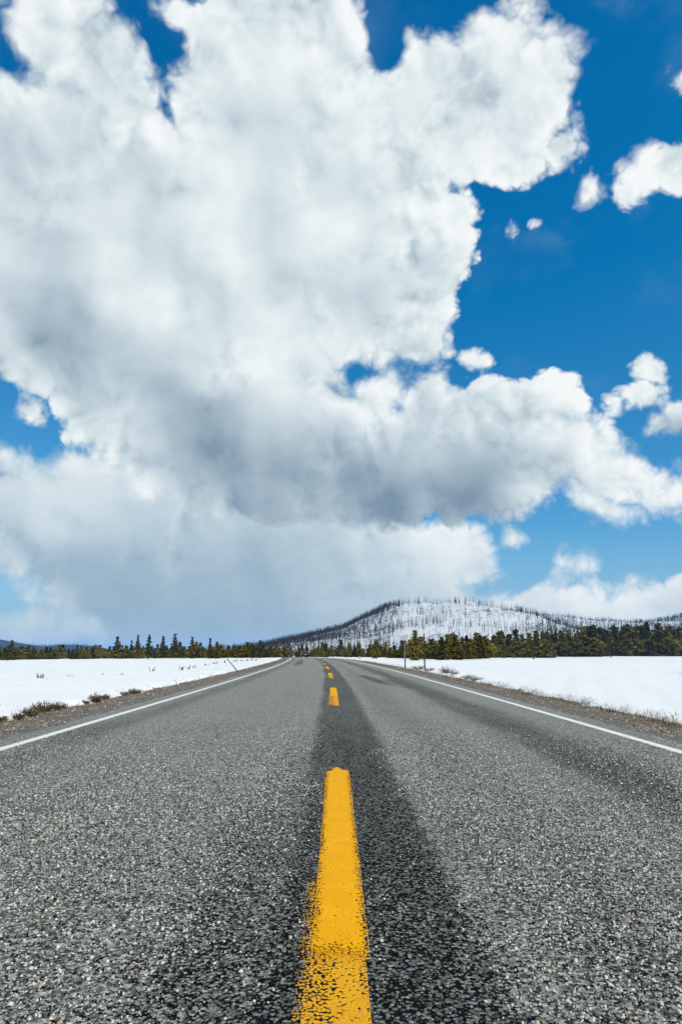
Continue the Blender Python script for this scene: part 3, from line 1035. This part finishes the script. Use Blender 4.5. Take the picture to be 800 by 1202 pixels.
pine_px(626, 774.0, 770.0, 'young', 'small tuft of pine poking out of the snow before the trees', variant=0)
pine_px(717, 772.0, 768.3, 'cone', 'dark seedling tip alone on the snow in front of the right-hand trees', variant=2)
pine_px(818, 792.0, 757.0, 'cone', 'dark young pine cut off by the right edge of the picture', dark=True, wide=1.35, variant=3)
# --- right-hand line: front row, then rows behind
baseR = [(372, 771.5), (420, 771.6), (455, 772.5), (500, 774), (545, 774), (580, 772), (620, 771.6), (700, 771.0), (800, 770.2), (840, 770)]
topR = [(372, 756), (420, 755), (460, 754), (500, 749), (540, 748), (580, 746), (600, 743), (650, 740), (700, 737), (750, 737), (800, 736), (840, 735)]
front_right, front_left = [], []
x = 374.0
while x < 838:
    b_ = lerp_line(baseR, x) - rt.uniform(0.0, 0.7)
    t_ = lerp_line(topR, x) + rt.uniform(1, 9)
    if rt.random() < 0.72:
        front_right.append((x, 'olive', pine_px(x, b_, t_, 'young', '', 'front row of right-hand pines', wide=rt.uniform(1.2, 1.7))))
    else:
        front_right.append((x, 'dark', pine_px(x, b_, t_ - 3, 'cone', '', 'front row of right-hand pines', wide=rt.uniform(1.25, 1.7))))
    x += rt.uniform(5.5, 10.5)
for back, dy_, st_ in ((22.0, 0.0, 7.5), (60.0, -1.0, 8.5)):
    x = 350.0 if back > 30 else 372.0
    while x < 840:
        b_ = lerp_line(baseR, x)
        t_ = lerp_line(topR, x) + rt.uniform(-4.0, 8) + dy_
        dk = rt.random() < 0.5
        pine_px(x, b_, t_, 'cone' if dk else 'young', 'dark pine crown rising behind the front row on the right' if dk else 'olive pine crown rising behind the front row on the right',
                'dark pines behind the right-hand front row' if dk else 'olive pines behind the right-hand front row', back=back, wide=rt.uniform(1.15, 1.6))
        x += st_ * rt.uniform(0.7, 1.4)

# --- the trees beyond the crest where the road bends away
x = 318.0
while x < 384:
    p = Vector((0, 0, 0)); yb = rt.uniform(262, 300)
    p = at_y(x, 765, yb); p = on_ground(p.x, yb)
    top = 757.5 + rt.uniform(-2, 4)
    h = at_y(x, top, yb).z - p.z
    dk = rt.random() < .55
    pine(p, h, 'cone' if dk else 'young', 'dark pine beyond the crest where the road bends left' if dk else 'olive pine beyond the crest where the road bends left',
         'dark pines beyond the bend' if dk else 'olive pines beyond the bend', wide=rt.uniform(1.0, 1.4))
    x += rt.uniform(3.0, 6.0)

# --- left-hand line
for (px_, b_, t_, kd, wd, lab) in [
        (12, 774.6, 752.5, 'young', 1.1, 'big dark rounded pine near the left end of the left treeline'),
        (137, 773.0, 748.5, 'tall', 1.5, 'bushy dark pine standing apart, first of the tall ones from the left'),
        (153, 773.0, 752.5, 'tall', 0.9, 'thin dark pine next to the bushy dark one in the left treeline'),
        (160, 773.0, 745.5, 'tall', 0.8, 'slim tall spire between two dark pines in the left treeline'),
        (174, 774.2, 746.0, 'tall', 1.2, 'dark tall pine standing forward of the left treeline'),
        (190, 773.0, 747.0, 'tall', 1.1, 'tall grey-green pine between the two darkest ones on the left'),
        (205, 773.0, 745.0, 'tall', 1.3, 'tallest and darkest broad pine of the left treeline'),
        (224, 773.0, 748.5, 'tall', 1.2, 'dark leaning-crowned pine right of the tallest one on the left'),
        (246, 773.0, 749.0, 'cone', 0.85, 'narrow black spire above the leaning stake'),
        (254, 773.0, 755.0, 'cone', 1.1, 'dark cone-shaped pine beside the narrow black spire'),
        (297, 772.6, 757.0, 'cone', 1.1, 'dark cone pine near the right end of the left treeline'),
        (305, 772.6, 751.5, 'cone', 1.05, 'taller pointed pine at the right end of the left treeline')]:
    pine_px(px_, b_, t_, kd, lab, dark=True, wide=wd)
baseL = [(-40, 775.3), (0, 774.8), (60, 774.0), (120, 773.4), (200, 773.0), (260, 772.6), (330, 772.0)]
topL = [(-40, 756), (0, 760), (60, 761), (100, 760.5), (130, 758.5), (200, 757), (260, 757), (300, 757), (330, 759)]
x = -36.0
while x < 328:
    b_ = lerp_line(baseL, x) - rt.uniform(0, .5)
    t_ = lerp_line(topL, x) + rt.uniform(0, 5)
    if rt.random() < 0.8:
        front_left.append((x, 'olive', pine_px(x, b_, t_, 'young', '', 'front row of left-hand pines', wide=rt.uniform(1.25, 1.8))))
    else:
        front_left.append((x, 'dark', pine_px(x, b_, t_ - 1.5, 'cone', '', 'front row of left-hand pines', wide=rt.uniform(1.2, 1.7))))
    x += rt.uniform(4.2, 8.0)
x = -36.0
while x < 330:
    b_ = lerp_line(baseL, x)
    t_ = lerp_line(topL, x) + rt.uniform(-4.5, 3.5)
    dk = rt.random() < .45
    pine_px(x, b_, t_, 'cone' if dk else 'young', 'dark pine top behind the front row on the left' if dk else 'olive pine top behind the front row on the left',
            'dark pines behind the left-hand front row' if dk else 'olive pines behind the left-hand front row', back=28.0, wide=rt.uniform(1.2, 1.7))
    x += rt.uniform(3.6, 6.5)


def ordinal(n):
    w = ['first', 'second', 'third', 'fourth', 'fifth', 'sixth', 'seventh', 'eighth', 'ninth', 'tenth']
    if n <= 10:
        return w[n - 1]
    return '%d%s' % (n, {1: 'st', 2: 'nd', 3: 'rd'}.get(n % 10 if n % 100 not in (11, 12, 13) else 0, 'th'))


def name_row(row, marks):
    cnt = {}
    for (x, tone, o) in row:
        m = [q for q in marks if q[0] <= x][-1][1]
        cnt[(m, tone)] = cnt.get((m, tone), 0) + 1
        o['label'] = '%s front-row %s pine to the right of %s' % (ordinal(cnt[(m, tone)]), tone, m)


name_row(front_right, [(0, 'the bend of the road'), (487, 'the full pine between the roadside posts'), (537, 'the rounded yellowish pine'), (591, 'the yellow knee-high pine'),
                       (655, 'the seedling tuft before the trees'), (740, 'the bright yellow sapling'), (762, 'the tallest spire-shaped pine')])
name_row(front_left, [(-99, 'the left picture edge'), (12, 'the big rounded pine on the left'), (137, 'the bushy pine standing apart'), (174, 'the tall pine standing forward'),
                      (205, 'the tallest pine on the left'), (246, 'the narrow black spire'), (305, 'the pointed pine ending the left treeline')])


# ------------------------------------------------------------------ dead trees
def snag_mesh(seed, h, n_br, w, r0):
    rr = random.Random(seed)
    mb = MB()
    lx, ly = rr.uniform(-.04, .04) * h, rr.uniform(-.04, .04) * h
    mb.tube([(0, 0, -0.6), (lx * .4, ly * .4, h * .5), (lx, ly, h)], [r0, r0 * .7, r0 * .15], 5)
    for i in range(n_br):
        t = rr.uniform(.25, .97)
        a = rr.uniform(0, 6.28)
        L = w * (1.15 - t) * rr.uniform(.4, 1.0)
        b0 = Vector((lx * t, ly * t, h * t))
        e = b0 + Vector((math.cos(a) * L, math.sin(a) * L, rr.uniform(-.35, .25) * L))
        mb.tube([b0, e], [r0 * .30, r0 * .08], 3, False)
    return mb.mesh('snag')


SN = [snag_mesh(200 + i, 7.0, 16, 0.9, 0.09) for i in range(4)]
for i, (px_, t_, lab) in enumerate([(235, 747.5, 'thin bare grey snag beside the black spire in the left treeline'), (259, 750.5, 'bare grey snag right of the cone-shaped pine on the left'),
                                    (36, 750.0, 'bare snag above the low pines near the left end'), (275, 752.5, 'short bare snag in the right half of the left treeline'),
                                    (317, 756.0, 'last bare snag before the left treeline ends'), (392, 758.5, 'bare snag above the far bend of the road'), (344, 757.0, 'grey snag left of the dark car beyond the crest')]):
    p = ground_at(px_, 773.0)
    p = p * ((p.y + 14) / p.y); p = on_ground(p.x, p.y)
    h = at_y(px_, t_, p.y).z - p.z
    o = link('dead_tree', SN[i % 4], M['snag'], None, p, rt.uniform(0, 6), h / 7.0)
    tag(o, lab, 'dead tree')


def far_tree_mesh(seed, h, w, r0, live):
    """A burnt or dark conifer for the hills: trunk and short ragged limbs."""
    rr = random.Random(seed)
    mb = MB()
    lx = rr.uniform(-.04, .04) * h
    mb.tube([(0, 0, -2.0), (lx, 0, h)], [r0, r0 * .15], 3, False)
    n = 15 if live else 9
    for i in range(n):
        t = rr.uniform(.12 if live else .3, .98)
        a = rr.uniform(0, 6.28)
        L = w * ((1.05 - t) if live else (1.0 - t * .7)) * rr.uniform(.5, 1.0)
        b0 = Vector((lx * t, 0, h * t))
        d = Vector((math.cos(a), math.sin(a), 0))
        e = b0 + d * L + Vector((0, 0, rr.uniform(-.5, .15) * L))
        s = Vector((-d.y, d.x, 0)) * L * (.55 if live else .11) + Vector((0, 0, .05 * h * (.5 if live else .3)))
        mb.add([b0 + Vector((0, 0, h * .03)), e + s, e - s, b0 - Vector((0, 0, h * (.03 if live else .005)))], [(0, 1, 2), (0, 2, 3)])
    return mb


FAR_D = [far_tree_mesh(300 + i, 14.0, 1.5, 0.30, False) for i in range(6)]
FAR_L = [far_tree_mesh(330 + i, 15.0, 3.0, 0.30, True) for i in range(6)]
hr = random.Random(77)


def scatter(P, n, dens, live_of, hmin, hmax, keep=None):
    """Points on a hill's grid, with a probability by (u across, t up the slope)."""
    out = []
    R_, Cc = P.shape[:2]
    tries = 0
    while len(out) < n and tries < n * 40:
        tries += 1
        i = hr.uniform(0, 47.5); j = hr.uniform(0, Cc - 1.001)
        i0, j0 = int(i), int(j)
        fi, fj = i - i0, j - j0
        p = (P[i0, j0] * (1 - fi) * (1 - fj) + P[i0 + 1, j0] * fi * (1 - fj) + P[i0, j0 + 1] * (1 - fi) * fj + P[i0 + 1, j0 + 1] * fi * fj)
        u, t = j / (Cc - 1), i / 45.0
        cl = 0.5 + 0.5 * mnoise.noise((p[0] * 0.012, p[1] * 0.012, 1.7))
        cl2 = 0.5 + 0.5 * mnoise.noise((p[0] * 0.035, p[1] * 0.035, 9.7))
        if hr.random() > dens(u, t) * (0.10 + 1.1 * cl + 1.2 * (cl2 - .35)):
            continue
        out.append((Vector(p), live_of(u, t), hr.uniform(hmin, hmax), hr.uniform(0, 6.28)))
    return out


def mass(name, label, pts, mat, cat='trees'):
    """Many far trees as one mass."""
    V, F = [], []
    base = 0
    vs_all, fs_all = [], []
    for (p, live, h, a) in pts:
        mb = (FAR_L if live else FAR_D)[hr.randrange(6)]
        s = h / (15.0 if live else 14.0)
        v = np.array(mb.v)
        ca, sa = math.cos(a), math.sin(a)
        w = np.stack([(v[:, 0] * ca - v[:, 1] * sa) * s, (v[:, 0] * sa + v[:, 1] * ca) * s, v[:, 2] * s], 1) + np.array(p)
        vs_all.append(w)
        fs_all += [tuple(i + base for i in f) for f in mb.f]
        base += len(v)
    me = mesh(name, np.concatenate(vs_all), fs_all)
    o = link(name, me, mat)
    tag(o, label, cat, kind='stuff')
    return o


def dens1(u, t):
    d = 0.36
    if t > .86: d = 1.0                      # thick along the crest
    if u < .36: d = max(d, 0.90)             # the left flank
    if u > .62: d = max(d, 0.70)
    if .36 < u < .60 and .72 < t < .90: d = 0.22
    return d


pts = scatter(PH1, 9500, dens1, lambda u, t: hr.random() < (.70 if t > .90 else (.30 if u < .36 or u > .62 else .08)), 7, 13)
pts.sort(key=lambda q: q[0].y)
# the three hundred that stand nearest are trees of their own
DM = [mb.mesh('dead_tree') for mb in FAR_D]
LM = [mb.mesh('far_conifer') for mb in FAR_L]
pts += scatter(PH1, 3600, lambda u, t: 2.0 if .90 < t < 1.04 else 0.0, lambda u, t: True, 7, 13)
pts += scatter(PH1, 2600, lambda u, t: 1.6 if u < .38 and t > .45 else (1.2 if .62 < u < .8 and t > .5 else 0.0), lambda u, t: hr.random() < .75, 6, 12)
pts.sort(key=lambda q: q[0].y)
vis = [q for q in pts if q[0].z > 6.0]
own = vis[:300]
ids = set(id(q) for q in own)
for (p, live, h, a) in own:
    if live:
        o = link('conifer_tree', LM[hr.randrange(6)], M['burnt_far'], None, p, a, h / 15.0)
        tag(o, 'dark living conifer among burnt trunks on the lower face of the snowy hill', 'tree', 'dark conifers on the hill')
    else:
        o = link('burnt_tree', DM[hr.randrange(6)], M['burnt'], None, p, a, h / 14.0)
        tag(o, 'black burnt trunk standing on the lower face of the snowy hill', 'dead tree', 'burnt trunks on the hill')
mass('burnt_forest', 'thin burnt forest over the upper face and crest of the hill', [q for q in pts if id(q) not in ids], M['burnt'])
mass('spur_trees', 'sparse dark trees along the low snowy spur', scatter(PH2, 800, lambda u, t: .9 if t > .93 else .22, lambda u, t: hr.random() < .2, 7, 12), M['burnt'])
mass('ridge_forest', 'dark row of trees along the long right-hand ridge', scatter(PH3, 6600, lambda u, t: 2.0 if t > .94 else (.9 if u > .56 + .1 * (1 - t) else (.16 if t > .62 else .55)), lambda u, t: hr.random() < (.8 if t > .93 or u > .56 else .5), 11, 20), M['burnt_far'])
mass('slope_forest', 'dense dark forest on the slope at the right edge', scatter(PH5, 900, lambda u, t: 1.0, lambda u, t: True, 12, 19), M['burnt_far'])
mass('distant_forest', 'far forest clothing the blue hills on the left horizon', scatter(PH4, 1500, lambda u, t: 1.0, lambda u, t: True, 10, 17), M['burnt_far'])


# ------------------------------------------------------------------ roadside brush
M['sage_stem'] = simple('sagebrush_stems', (0.075, 0.052, 0.034), (0.19, 0.14, 0.095), 30.0, 0.9, 0.1, 0.0)
M['sage_leaf'] = simple('sagebrush_leaves', (0.085, 0.070, 0.040), (0.20, 0.165, 0.10), 18.0, 0.9, 0.1, 0.0)
M['dry_grass'] = simple('dry_grass_blades', (0.13, 0.085, 0.045), (0.33, 0.245, 0.15), 6.0, 0.85, 0.1, 0.0)
M['twig'] = simple('dead_twigs', (0.030, 0.022, 0.018), (0.10, 0.080, 0.065), 10.0, 0.9, 0.1, 0.0)


def sagebrush(label, spots_, seed, dens=110):
    """spots_: clumps (px, py of the foot, half width m, height m) that make one bush."""
    rr = random.Random(seed)
    c0 = ground_at(spots_[0][0], spots_[0][1])
    st, lf = MB(), MB()
    for (px, py, w, h) in spots_:
        p = ground_at(px, py)
        p.z = max(p.z, float(np.interp(abs(p.x - float(road_x(p.y))), SH_L, SH_Z))) if abs(p.x - float(road_x(p.y))) < 5.6 else p.z
        p = p - c0
        for i in range(int(dens * max(0.4, w / 0.2))):
            a = rr.uniform(0, 6.28)
            r = w * math.sqrt(rr.random())
            b0 = p + Vector((math.cos(a) * r * .35, math.sin(a) * r * .35, -0.02))
            hh = h * rr.uniform(.45, 1.08) * (1.0 - 0.45 * (r / w) ** 2)
            tip = p + Vector((math.cos(a) * r, math.sin(a) * r * .7, hh))
            mid = (b0 + tip) / 2 + Vector((rr.uniform(-.03, .03), rr.uniform(-.03, .03), rr.uniform(-.01, .03)))
            st.tube([b0, mid, tip], [0.006, 0.004, 0.0022], 3, False)
            for q in range(4):
                t = rr.uniform(.35, 1.0)
                c = b0.lerp(tip, t)
                d = Vector((rr.gauss(0, 1), rr.gauss(0, 1), rr.gauss(.8, .7))).normalized() * rr.uniform(.018, .045)
                s = d.cross(Vector((rr.gauss(0, 1), rr.gauss(0, 1), rr.gauss(0, 1)))).normalized() * 0.006
                lf.add([c - s, c + d, c + s], [(0, 1, 2)])
    root = bpy.data.objects.new('sagebrush', None)
    C.objects.link(root)
    root.location = c0
    tag(root, label, 'shrub', 'brush on the snow edge')
    link('stems', st.mesh('stems'), M['sage_stem'], root)['kind'] = 'stuff'
    link('leaves', lf.mesh('leaves'), M['sage_leaf'], root)['kind'] = 'stuff'
    return root


sagebrush('widest sagebrush clump on the left snow edge, nearest to the camera', [(50, 838, .25, .20), (33, 841, .19, .15), (68, 834, .20, .14), (22, 844, .12, .10)], 1)
sagebrush('bushy middle sagebrush clump on the left snow edge', [(112, 824, .19, .19), (123, 822, .14, .12), (100, 826, .12, .07)], 2)
sagebrush('low flat sagebrush clump farther up the left snow edge', [(145, 817, .19, .09), (157, 814.5, .20, .14)], 3)
sagebrush('tiny sagebrush sprig at the left picture edge', [(2, 848, .10, .12)], 4, 90)
sagebrush('small shrub on the right snow edge beside the bare post', [(524, 790, .45, .34), (533, 792, .25, .20)], 5, 40)
sagebrush('low brown shrub at the foot of the bare roadside post', [(491, 785.5, .5, .24), (503, 787.5, .4, .2)], 6, 34)
sagebrush('low shrub on the right snow edge, first right of the posts', [(550, 796.5, .3, .18), (558, 798.5, .3, .14)], 7, 40)


def brush(label, px, py, wpx, hpx, seed, n):
    """Dead twigs sticking out of the snow."""
    rr = random.Random(seed)
    p = ground_at(px, py)
    k = 1.0 / px_at(p)
    mb = MB()
    for i in range(n):
        x0 = rr.uniform(-.5, .5) * wpx * k * .8
        b0 = Vector((x0, rr.uniform(-.1, .1), -0.08))
        tip = b0 + Vector((rr.uniform(-.35, .35) * wpx * k + x0 * .2, rr.uniform(-.2, .2), .08 + hpx * k * rr.uniform(.35, 1.0)))
        mid = b0.lerp(tip, .55) + Vector((rr.uniform(-.05, .05), 0, rr.uniform(0, .06)))
        r = .45 * k
        mb.tube([b0, mid, tip], [r, r * .8, r * .35], 4)
        if rr.random() < .6:
            e = mid + Vector((rr.uniform(-.3, .3) * wpx * k * .6, rr.uniform(-.1, .1), rr.uniform(.1, .4) * hpx * k))
            mb.tube([mid, e], [r * .6, r * .25], 3)
    o = link('dead_brush', mb.mesh('dead_brush'), M['twig'], None, p)
    tag(o, label, 'twigs', 'dead brush poking through the left snowfield')
    return o


brush('largest tangle of dead branches on the left snowfield', 47, 796, 15, 7, 11, 9)
brush('small dark twig just right of the largest branch tangle', 56, 797, 3, 2.5, 12, 2)
brush('single dark sprig between the large tangle and the sagebrush', 81, 794, 4, 2.5, 13, 3)
brush('slanting twig in the open middle of the left snowfield', 121, 792.5, 4, 3, 14, 2)
brush('tiny dark speck of twig left of the three-pronged sprig', 144, 792, 2, 2.5, 15, 2)
brush('three-pronged sprig with a tall upright stem on the snow', 180, 788, 7, 6, 16, 4)
brush('squat bristly tuft of twigs, first of a pair', 212, 787, 6, 5, 17, 6)
brush('bent hoop of twigs right of the squat tuft', 222, 786, 6, 5, 18, 5)
brush('short forked twig right of the bent hoop', 228, 784, 3, 4, 19, 3)
brush('sparse twigs halfway between the hoop and the leaning stake', 242, 781.5, 5, 3, 20, 4)
brush('pair of dark twigs just left of the leaning stake', 252, 779.5, 6, 3.5, 21, 5)
brush('twig cluster touching the upper end of the leaning stake', 263, 778, 5, 3, 22, 4)
for i, x in enumerate((274, 279, 284, 289, 295, 300)):
    brush('%s dark tuft in the row of twigs right of the leaning stake' % ['first', 'second', 'third', 'fourth', 'fifth', 'last'][i], x, 776.6 - i * .25, 4.5, 2.2, 30 + i, 4)
brush('short horizontal stick lying on the snow at the left picture edge', 3, 828, 9, 1.5, 40, 2)


# dry grass along the snow edges
def grass(side, n, y0, y1, hmin, hmax, seed, spread=.30):
    g_ = np.random.default_rng(seed)
    y = y0 * (y1 / y0) ** (g_.random(n) ** 1.25)
    e = 4.96 + edge_noise(y, side)
    dense = 0.5 + 0.5 * np.sin(y * 1.9 + side) * np.sin(y * 0.83)
    k = g_.random(n) < (0.35 + 0.65 * dense)
    y, e = y[k], e[k]
    n = len(y)
    la = side * (e - 0.10 + spread * g_.normal(0, .45, n))
    x = la + road_x(y)
    zg = road_z(y) + np.interp(np.abs(la), SH_L, SH_Z)
    z = np.maximum(zg, ground_z(x, y)) - 0.01
    h = g_.uniform(hmin, hmax, n) * np.where(g_.random(n) < .12, 1.9, 1.0)
    a = g_.uniform(0, 6.28, n)
    ln = h * g_.uniform(.1, .8, n)
    wd = 0.0022 + 0.00028 * y
    V = np.zeros((n, 5, 3))
    bx, by = np.cos(a + 1.57) * wd, np.sin(a + 1.57) * wd
    for i, (t, f) in enumerate(((0, 1), (0, -1), (.55, -.7), (.55, .7), (1, 0))):
        V[:, i, 0] = x + np.cos(a) * ln * t * t + bx * f
        V[:, i, 1] = y + np.sin(a) * ln * t * t + by * f
        V[:, i, 2] = z + h * t
    b = np.arange(n) * 5
    F = [(int(i), int(i + 1), int(i + 2), int(i + 3)) for i in b] + [(int(i + 3), int(i + 2), int(i + 4)) for i in b]
    o = link('dry_grass', mesh('dry_grass', V.reshape(-1, 3), F), M['dry_grass'])
    tag(o, 'dry brown grass along the %s snow edge' % ('right' if side > 0 else 'left'), 'grass', kind='stuff')


grass(1, 8000, 5.5, 75, .02, .075, 1)
grass(-1, 4200, 6.0, 75, .02, .06, 2)

# ------------------------------------------------------------------ posts
M['post_dark'] = simple('weathered_brown_post', (0.055, 0.036, 0.026), (0.14, 0.095, 0.07), 14.0, 0.85, 0.2, 0.5, 0.01)
M['post_grey'] = simple('galvanised_post', (0.17, 0.16, 0.15), (0.30, 0.29, 0.275), 9.0, 0.55, 0.4, 0.2, 0.005, metal=0.3)
M['sign_back'] = simple('pale_sign_panel', (0.33, 0.37, 0.33), (0.46, 0.49, 0.45), 5.0, 0.5, 0.4, 0.0)
M['reflector'] = simple('white_reflector', (0.62, 0.63, 0.62), (0.72, 0.73, 0.72), 20.0, 0.35, 0.5, 0.0)


def channel_post(name, mat, h, w, parent):
    mb = MB()
    for dx in (-1, 1):
        mb.box((dx * w * .42, 0, h / 2 - .15), (w * .16, w * .5, h + .3))
    mb.box((0, w * .2, h / 2 - .151), (w * .68, w * .12, h + .298))
    return link(name, mb.mesh(name), mat, parent)


def shoulder_spot(px, py):
    p = at_z(px, py, -0.10)
    p.z = max(float(ground_z(p.x, p.y)), float(road_z(p.y)) - 0.13)
    return p


p = shoulder_spot(280.5, 789.5)
root = bpy.data.objects.new('leaning_stake', None); C.objects.link(root); root.location = p
tag(root, 'dark stake leaning far over to the left on the left snow edge', 'post')
tip = at_y(266, 773.0, p.y + 0.15) - p
mb = MB(); mb.tube([-tip * .2, tip * .5, tip], [.028, .026, .022], 6)
link('pole', mb.mesh('pole'), M['post_dark'], root)
mb = MB(); mb.tube([tip * .90, tip * .985], [.0285, .0275], 6)
link('reflector_band', mb.mesh('reflector_band'), M['post_grey'], root)

p = shoulder_spot(475.3, 784.3)
root = bpy.data.objects.new('sign_post', None); C.objects.link(root); root.location = p
tag(root, 'grey metal roadside post carrying a small pale sign on the right', 'sign')
k = 1.0 / px_at(p)
channel_post('post', M['post_grey'], 33 * k, .085, root)
mb = MB(); mb.box((.06, -.04, 36.0 * k), (7.0 * k, .012, 6.5 * k))
o = link('sign_panel', mb.mesh('sign_panel'), M['sign_back'], root); o.rotation_euler.z = .5
mb = MB(); mb.tube([(0, -.03, 31 * k), (-4.0 * k, -.03, 38.5 * k)], [.022, .018], 5)
link('bracket', mb.mesh('bracket'), M['post_grey'], root)
mb = MB()
for z in (34.2, 37.6):
    mb.tube([(.02, -.055, z * k), (.02, -.01, z * k)], [.014, .014], 6)
link('bolts', mb.mesh('bolts'), M['post_grey'], root)

p = shoulder_spot(498.3, 787.0)
root = bpy.data.objects.new('marker_post', None); C.objects.link(root); root.location = p
tag(root, 'slender dark bare post at the right roadside, no sign on it', 'post')
k = 1.0 / px_at(p)
channel_post('post', M['post_dark'], 40 * k, .075, root)
mb = MB(); mb.box((0, -.03, 37.5 * k), (.07, .01, .12))
link('reflector', mb.mesh('reflector'), M['post_dark'], root)

p = shoulder_spot(421.8, 774.8)
root = bpy.data.objects.new('delineator', None); C.objects.link(root); root.location = p
tag(root, 'short pale delineator far off at the right edge of the road', 'post')
k = 1.0 / px_at(p)
channel_post('post', M['post_grey'], 5.0 * k, .09, root)
mb = MB(); mb.box((0, -.04, 4.2 * k), (.085, .012, .14))
link('reflector', mb.mesh('reflector'), M['reflector'], root)

# ------------------------------------------------------------------ the car going away over the crest
M['car_paint'] = simple('dark_car_paint', (0.012, 0.013, 0.016), (0.018, 0.019, 0.022), 2.0, 0.25, 0.5, 0.0)
M['car_glass'] = simple('dark_car_glass', (0.015, 0.018, 0.02), (0.025, 0.03, 0.033), 2.0, 0.08, 0.6, 0.0)
M['tyre'] = simple('tyre_rubber', (0.012, 0.012, 0.012), (0.025, 0.025, 0.025), 30.0, 0.9, 0.1, 0.0)
M['rim'] = simple('wheel_rim', (0.30, 0.30, 0.31), (0.4, 0.4, 0.41), 5.0, 0.35, 0.5, 0.0, metal=0.8)
M['tail_lamp'] = simple('red_tail_lamp', (0.25, 0.006, 0.006), (0.32, 0.01, 0.01), 9.0, 0.2, 0.5, 0.0)
M['plate'] = simple('licence_plate', (0.5, 0.5, 0.5), (0.6, 0.6, 0.6), 9.0, 0.4, 0.4, 0.0)


def build_car(loc, rz):
    root = bpy.data.objects.new('car', None); C.objects.link(root)
    root.location = loc; root.rotation_euler.z = rz
    tag(root, 'dark car driving away over the crest of the road', 'car')
    # body: side profile (y along, z up), lofted over the width with tumblehome
    prof = [(-2.25, .35), (-2.30, .62), (-2.24, .98), (-2.02, 1.06), (-1.72, 1.60), (-1.25, 1.68), (0.15, 1.66), (0.55, 1.58), (1.15, 1.10), (2.05, .98), (2.28, .78), (2.32, .42), (2.2, .30)]
    secs = [(-.92, .72, 0), (-.90, .98, .0), (-.80, 1.0, .0), (.80, 1.0, .0), (.90, .98, 0), (.92, .72, 0)]
    bm = bmesh.new()
    rows = []
    for (xw, zs, _) in secs:
        row = []
        for (y, z) in prof:
            xx = xw * (1.0 if z < 1.02 else 1.0 - .20 * (z - 1.02) / .66)
            zz = .30 + (z - .30) * (zs if z < 1.0 else 0.985 + 0.015 * zs)
            row.append(bm.verts.new((xx, y * (.985 if abs(xw) > .85 else 1.0), zz)))
        rows.append(row)
    for a, b in zip(rows[:-1], rows[1:]):
        for i in range(len(prof) - 1):
            bm.faces.new((a[i], a[i + 1], b[i + 1], b[i]))
        bm.faces.new((a[-1], a[0], b[0], b[-1]))
    bm.faces.new(rows[0][::-1]); bm.faces.new(rows[-1])
    bmesh.ops.recalc_face_normals(bm, faces=bm.faces)
    me = bpy.data.meshes.new('body'); bm.to_mesh(me); bm.free()
    body = link('body', me, M['car_paint'], root)

    def quad(name, vs, mat, parent=root, th=0.012):
        vs = [Vector(v) for v in vs]
        n = (vs[1] - vs[0]).cross(vs[2] - vs[0]).normalized() * th
        return link(name, mesh(name, [v + n for v in vs] + [v - n for v in vs], [(0, 1, 2, 3), (7, 6, 5, 4), (0, 4, 5, 1), (1, 5, 6, 2), (2, 6, 7, 3), (3, 7, 4, 0)]), mat, parent)
    quad('rear_window', [(-.66, -1.97, 1.14), (.66, -1.97, 1.14), (.60, -1.77, 1.54), (-.60, -1.77, 1.54)], M['car_glass'])
    quad('windscreen', [(.70, 1.12, 1.14), (-.70, 1.12, 1.14), (-.60, .60, 1.54), (.60, .60, 1.54)], M['car_glass'])
    for s in (-1, 1):
        quad('side_window', [(s * .905, -1.75, 1.10), (s * .905, .95, 1.10), (s * .80, .45, 1.52), (s * .80, -1.5, 1.52)], M['car_glass'])
        quad('tail_lamp', [(s * .60, -2.285, .84), (s * .86, -2.27, .84), (s * .86, -2.24, 1.0), (s * .60, -2.25, 1.0)], M['tail_lamp'])
        mb = MB(); mb.box((s * 1.0, .85, 1.12), (.16, .10, .13)); link('door_mirror', mb.mesh('door_mirror'), M['car_paint'], root)
        for y in (-1.38, 1.42):
            mb = MB(); mb.tube([(s * .74, y, .33), (s * .935, y, .33)], [.33, .33], 18)
            w = link('wheel', mb.mesh('wheel'), M['tyre'], root)
            mb = MB(); mb.tube([(s * .90, y, .33), (s * .945, y, .33)], [.2, .19], 14); link('rim', mb.mesh('rim'), M['rim'], w)
    mb = MB(); mb.box((0, -2.30, .48), (1.75, .10, .22)); link('rear_bumper', mb.mesh('rear_bumper'), M['tyre'], root)
    quad('licence_plate', [(-.26, -2.305, .70), (.26, -2.305, .70), (.26, -2.29, .82), (-.26, -2.29, .82)], M['plate'])
    return root


yc = 182.0
xc = (358.5 - 397) / 800 * yc * 1.0
build_car(Vector((xc, yc, float(road_surface_z(1.7, yc)))), math.atan2(0.11, 1.0))

# ------------------------------------------------------------------ air
m, T, b, o = new_mat('thin_mountain_air')
T.t.nodes.remove(b)
v = T.node('ShaderNodeVolumePrincipled')
v.inputs['Color'].default_value = (0.26, 0.55, 1.0, 1.0)
v.inputs['Density'].default_value = 5.5e-5
v.inputs['Anisotropy'].default_value = 0.0
T.link(v.outputs[0], o.inputs['Volume'])
mb = MB(); mb.box((0, 9000, 64.0), (36000, 24000, 176.0))
hz_ = link('haze', mb.mesh('haze'), m)
tag(hz_, 'thin blue air over the far hills', 'haze', kind='stuff')
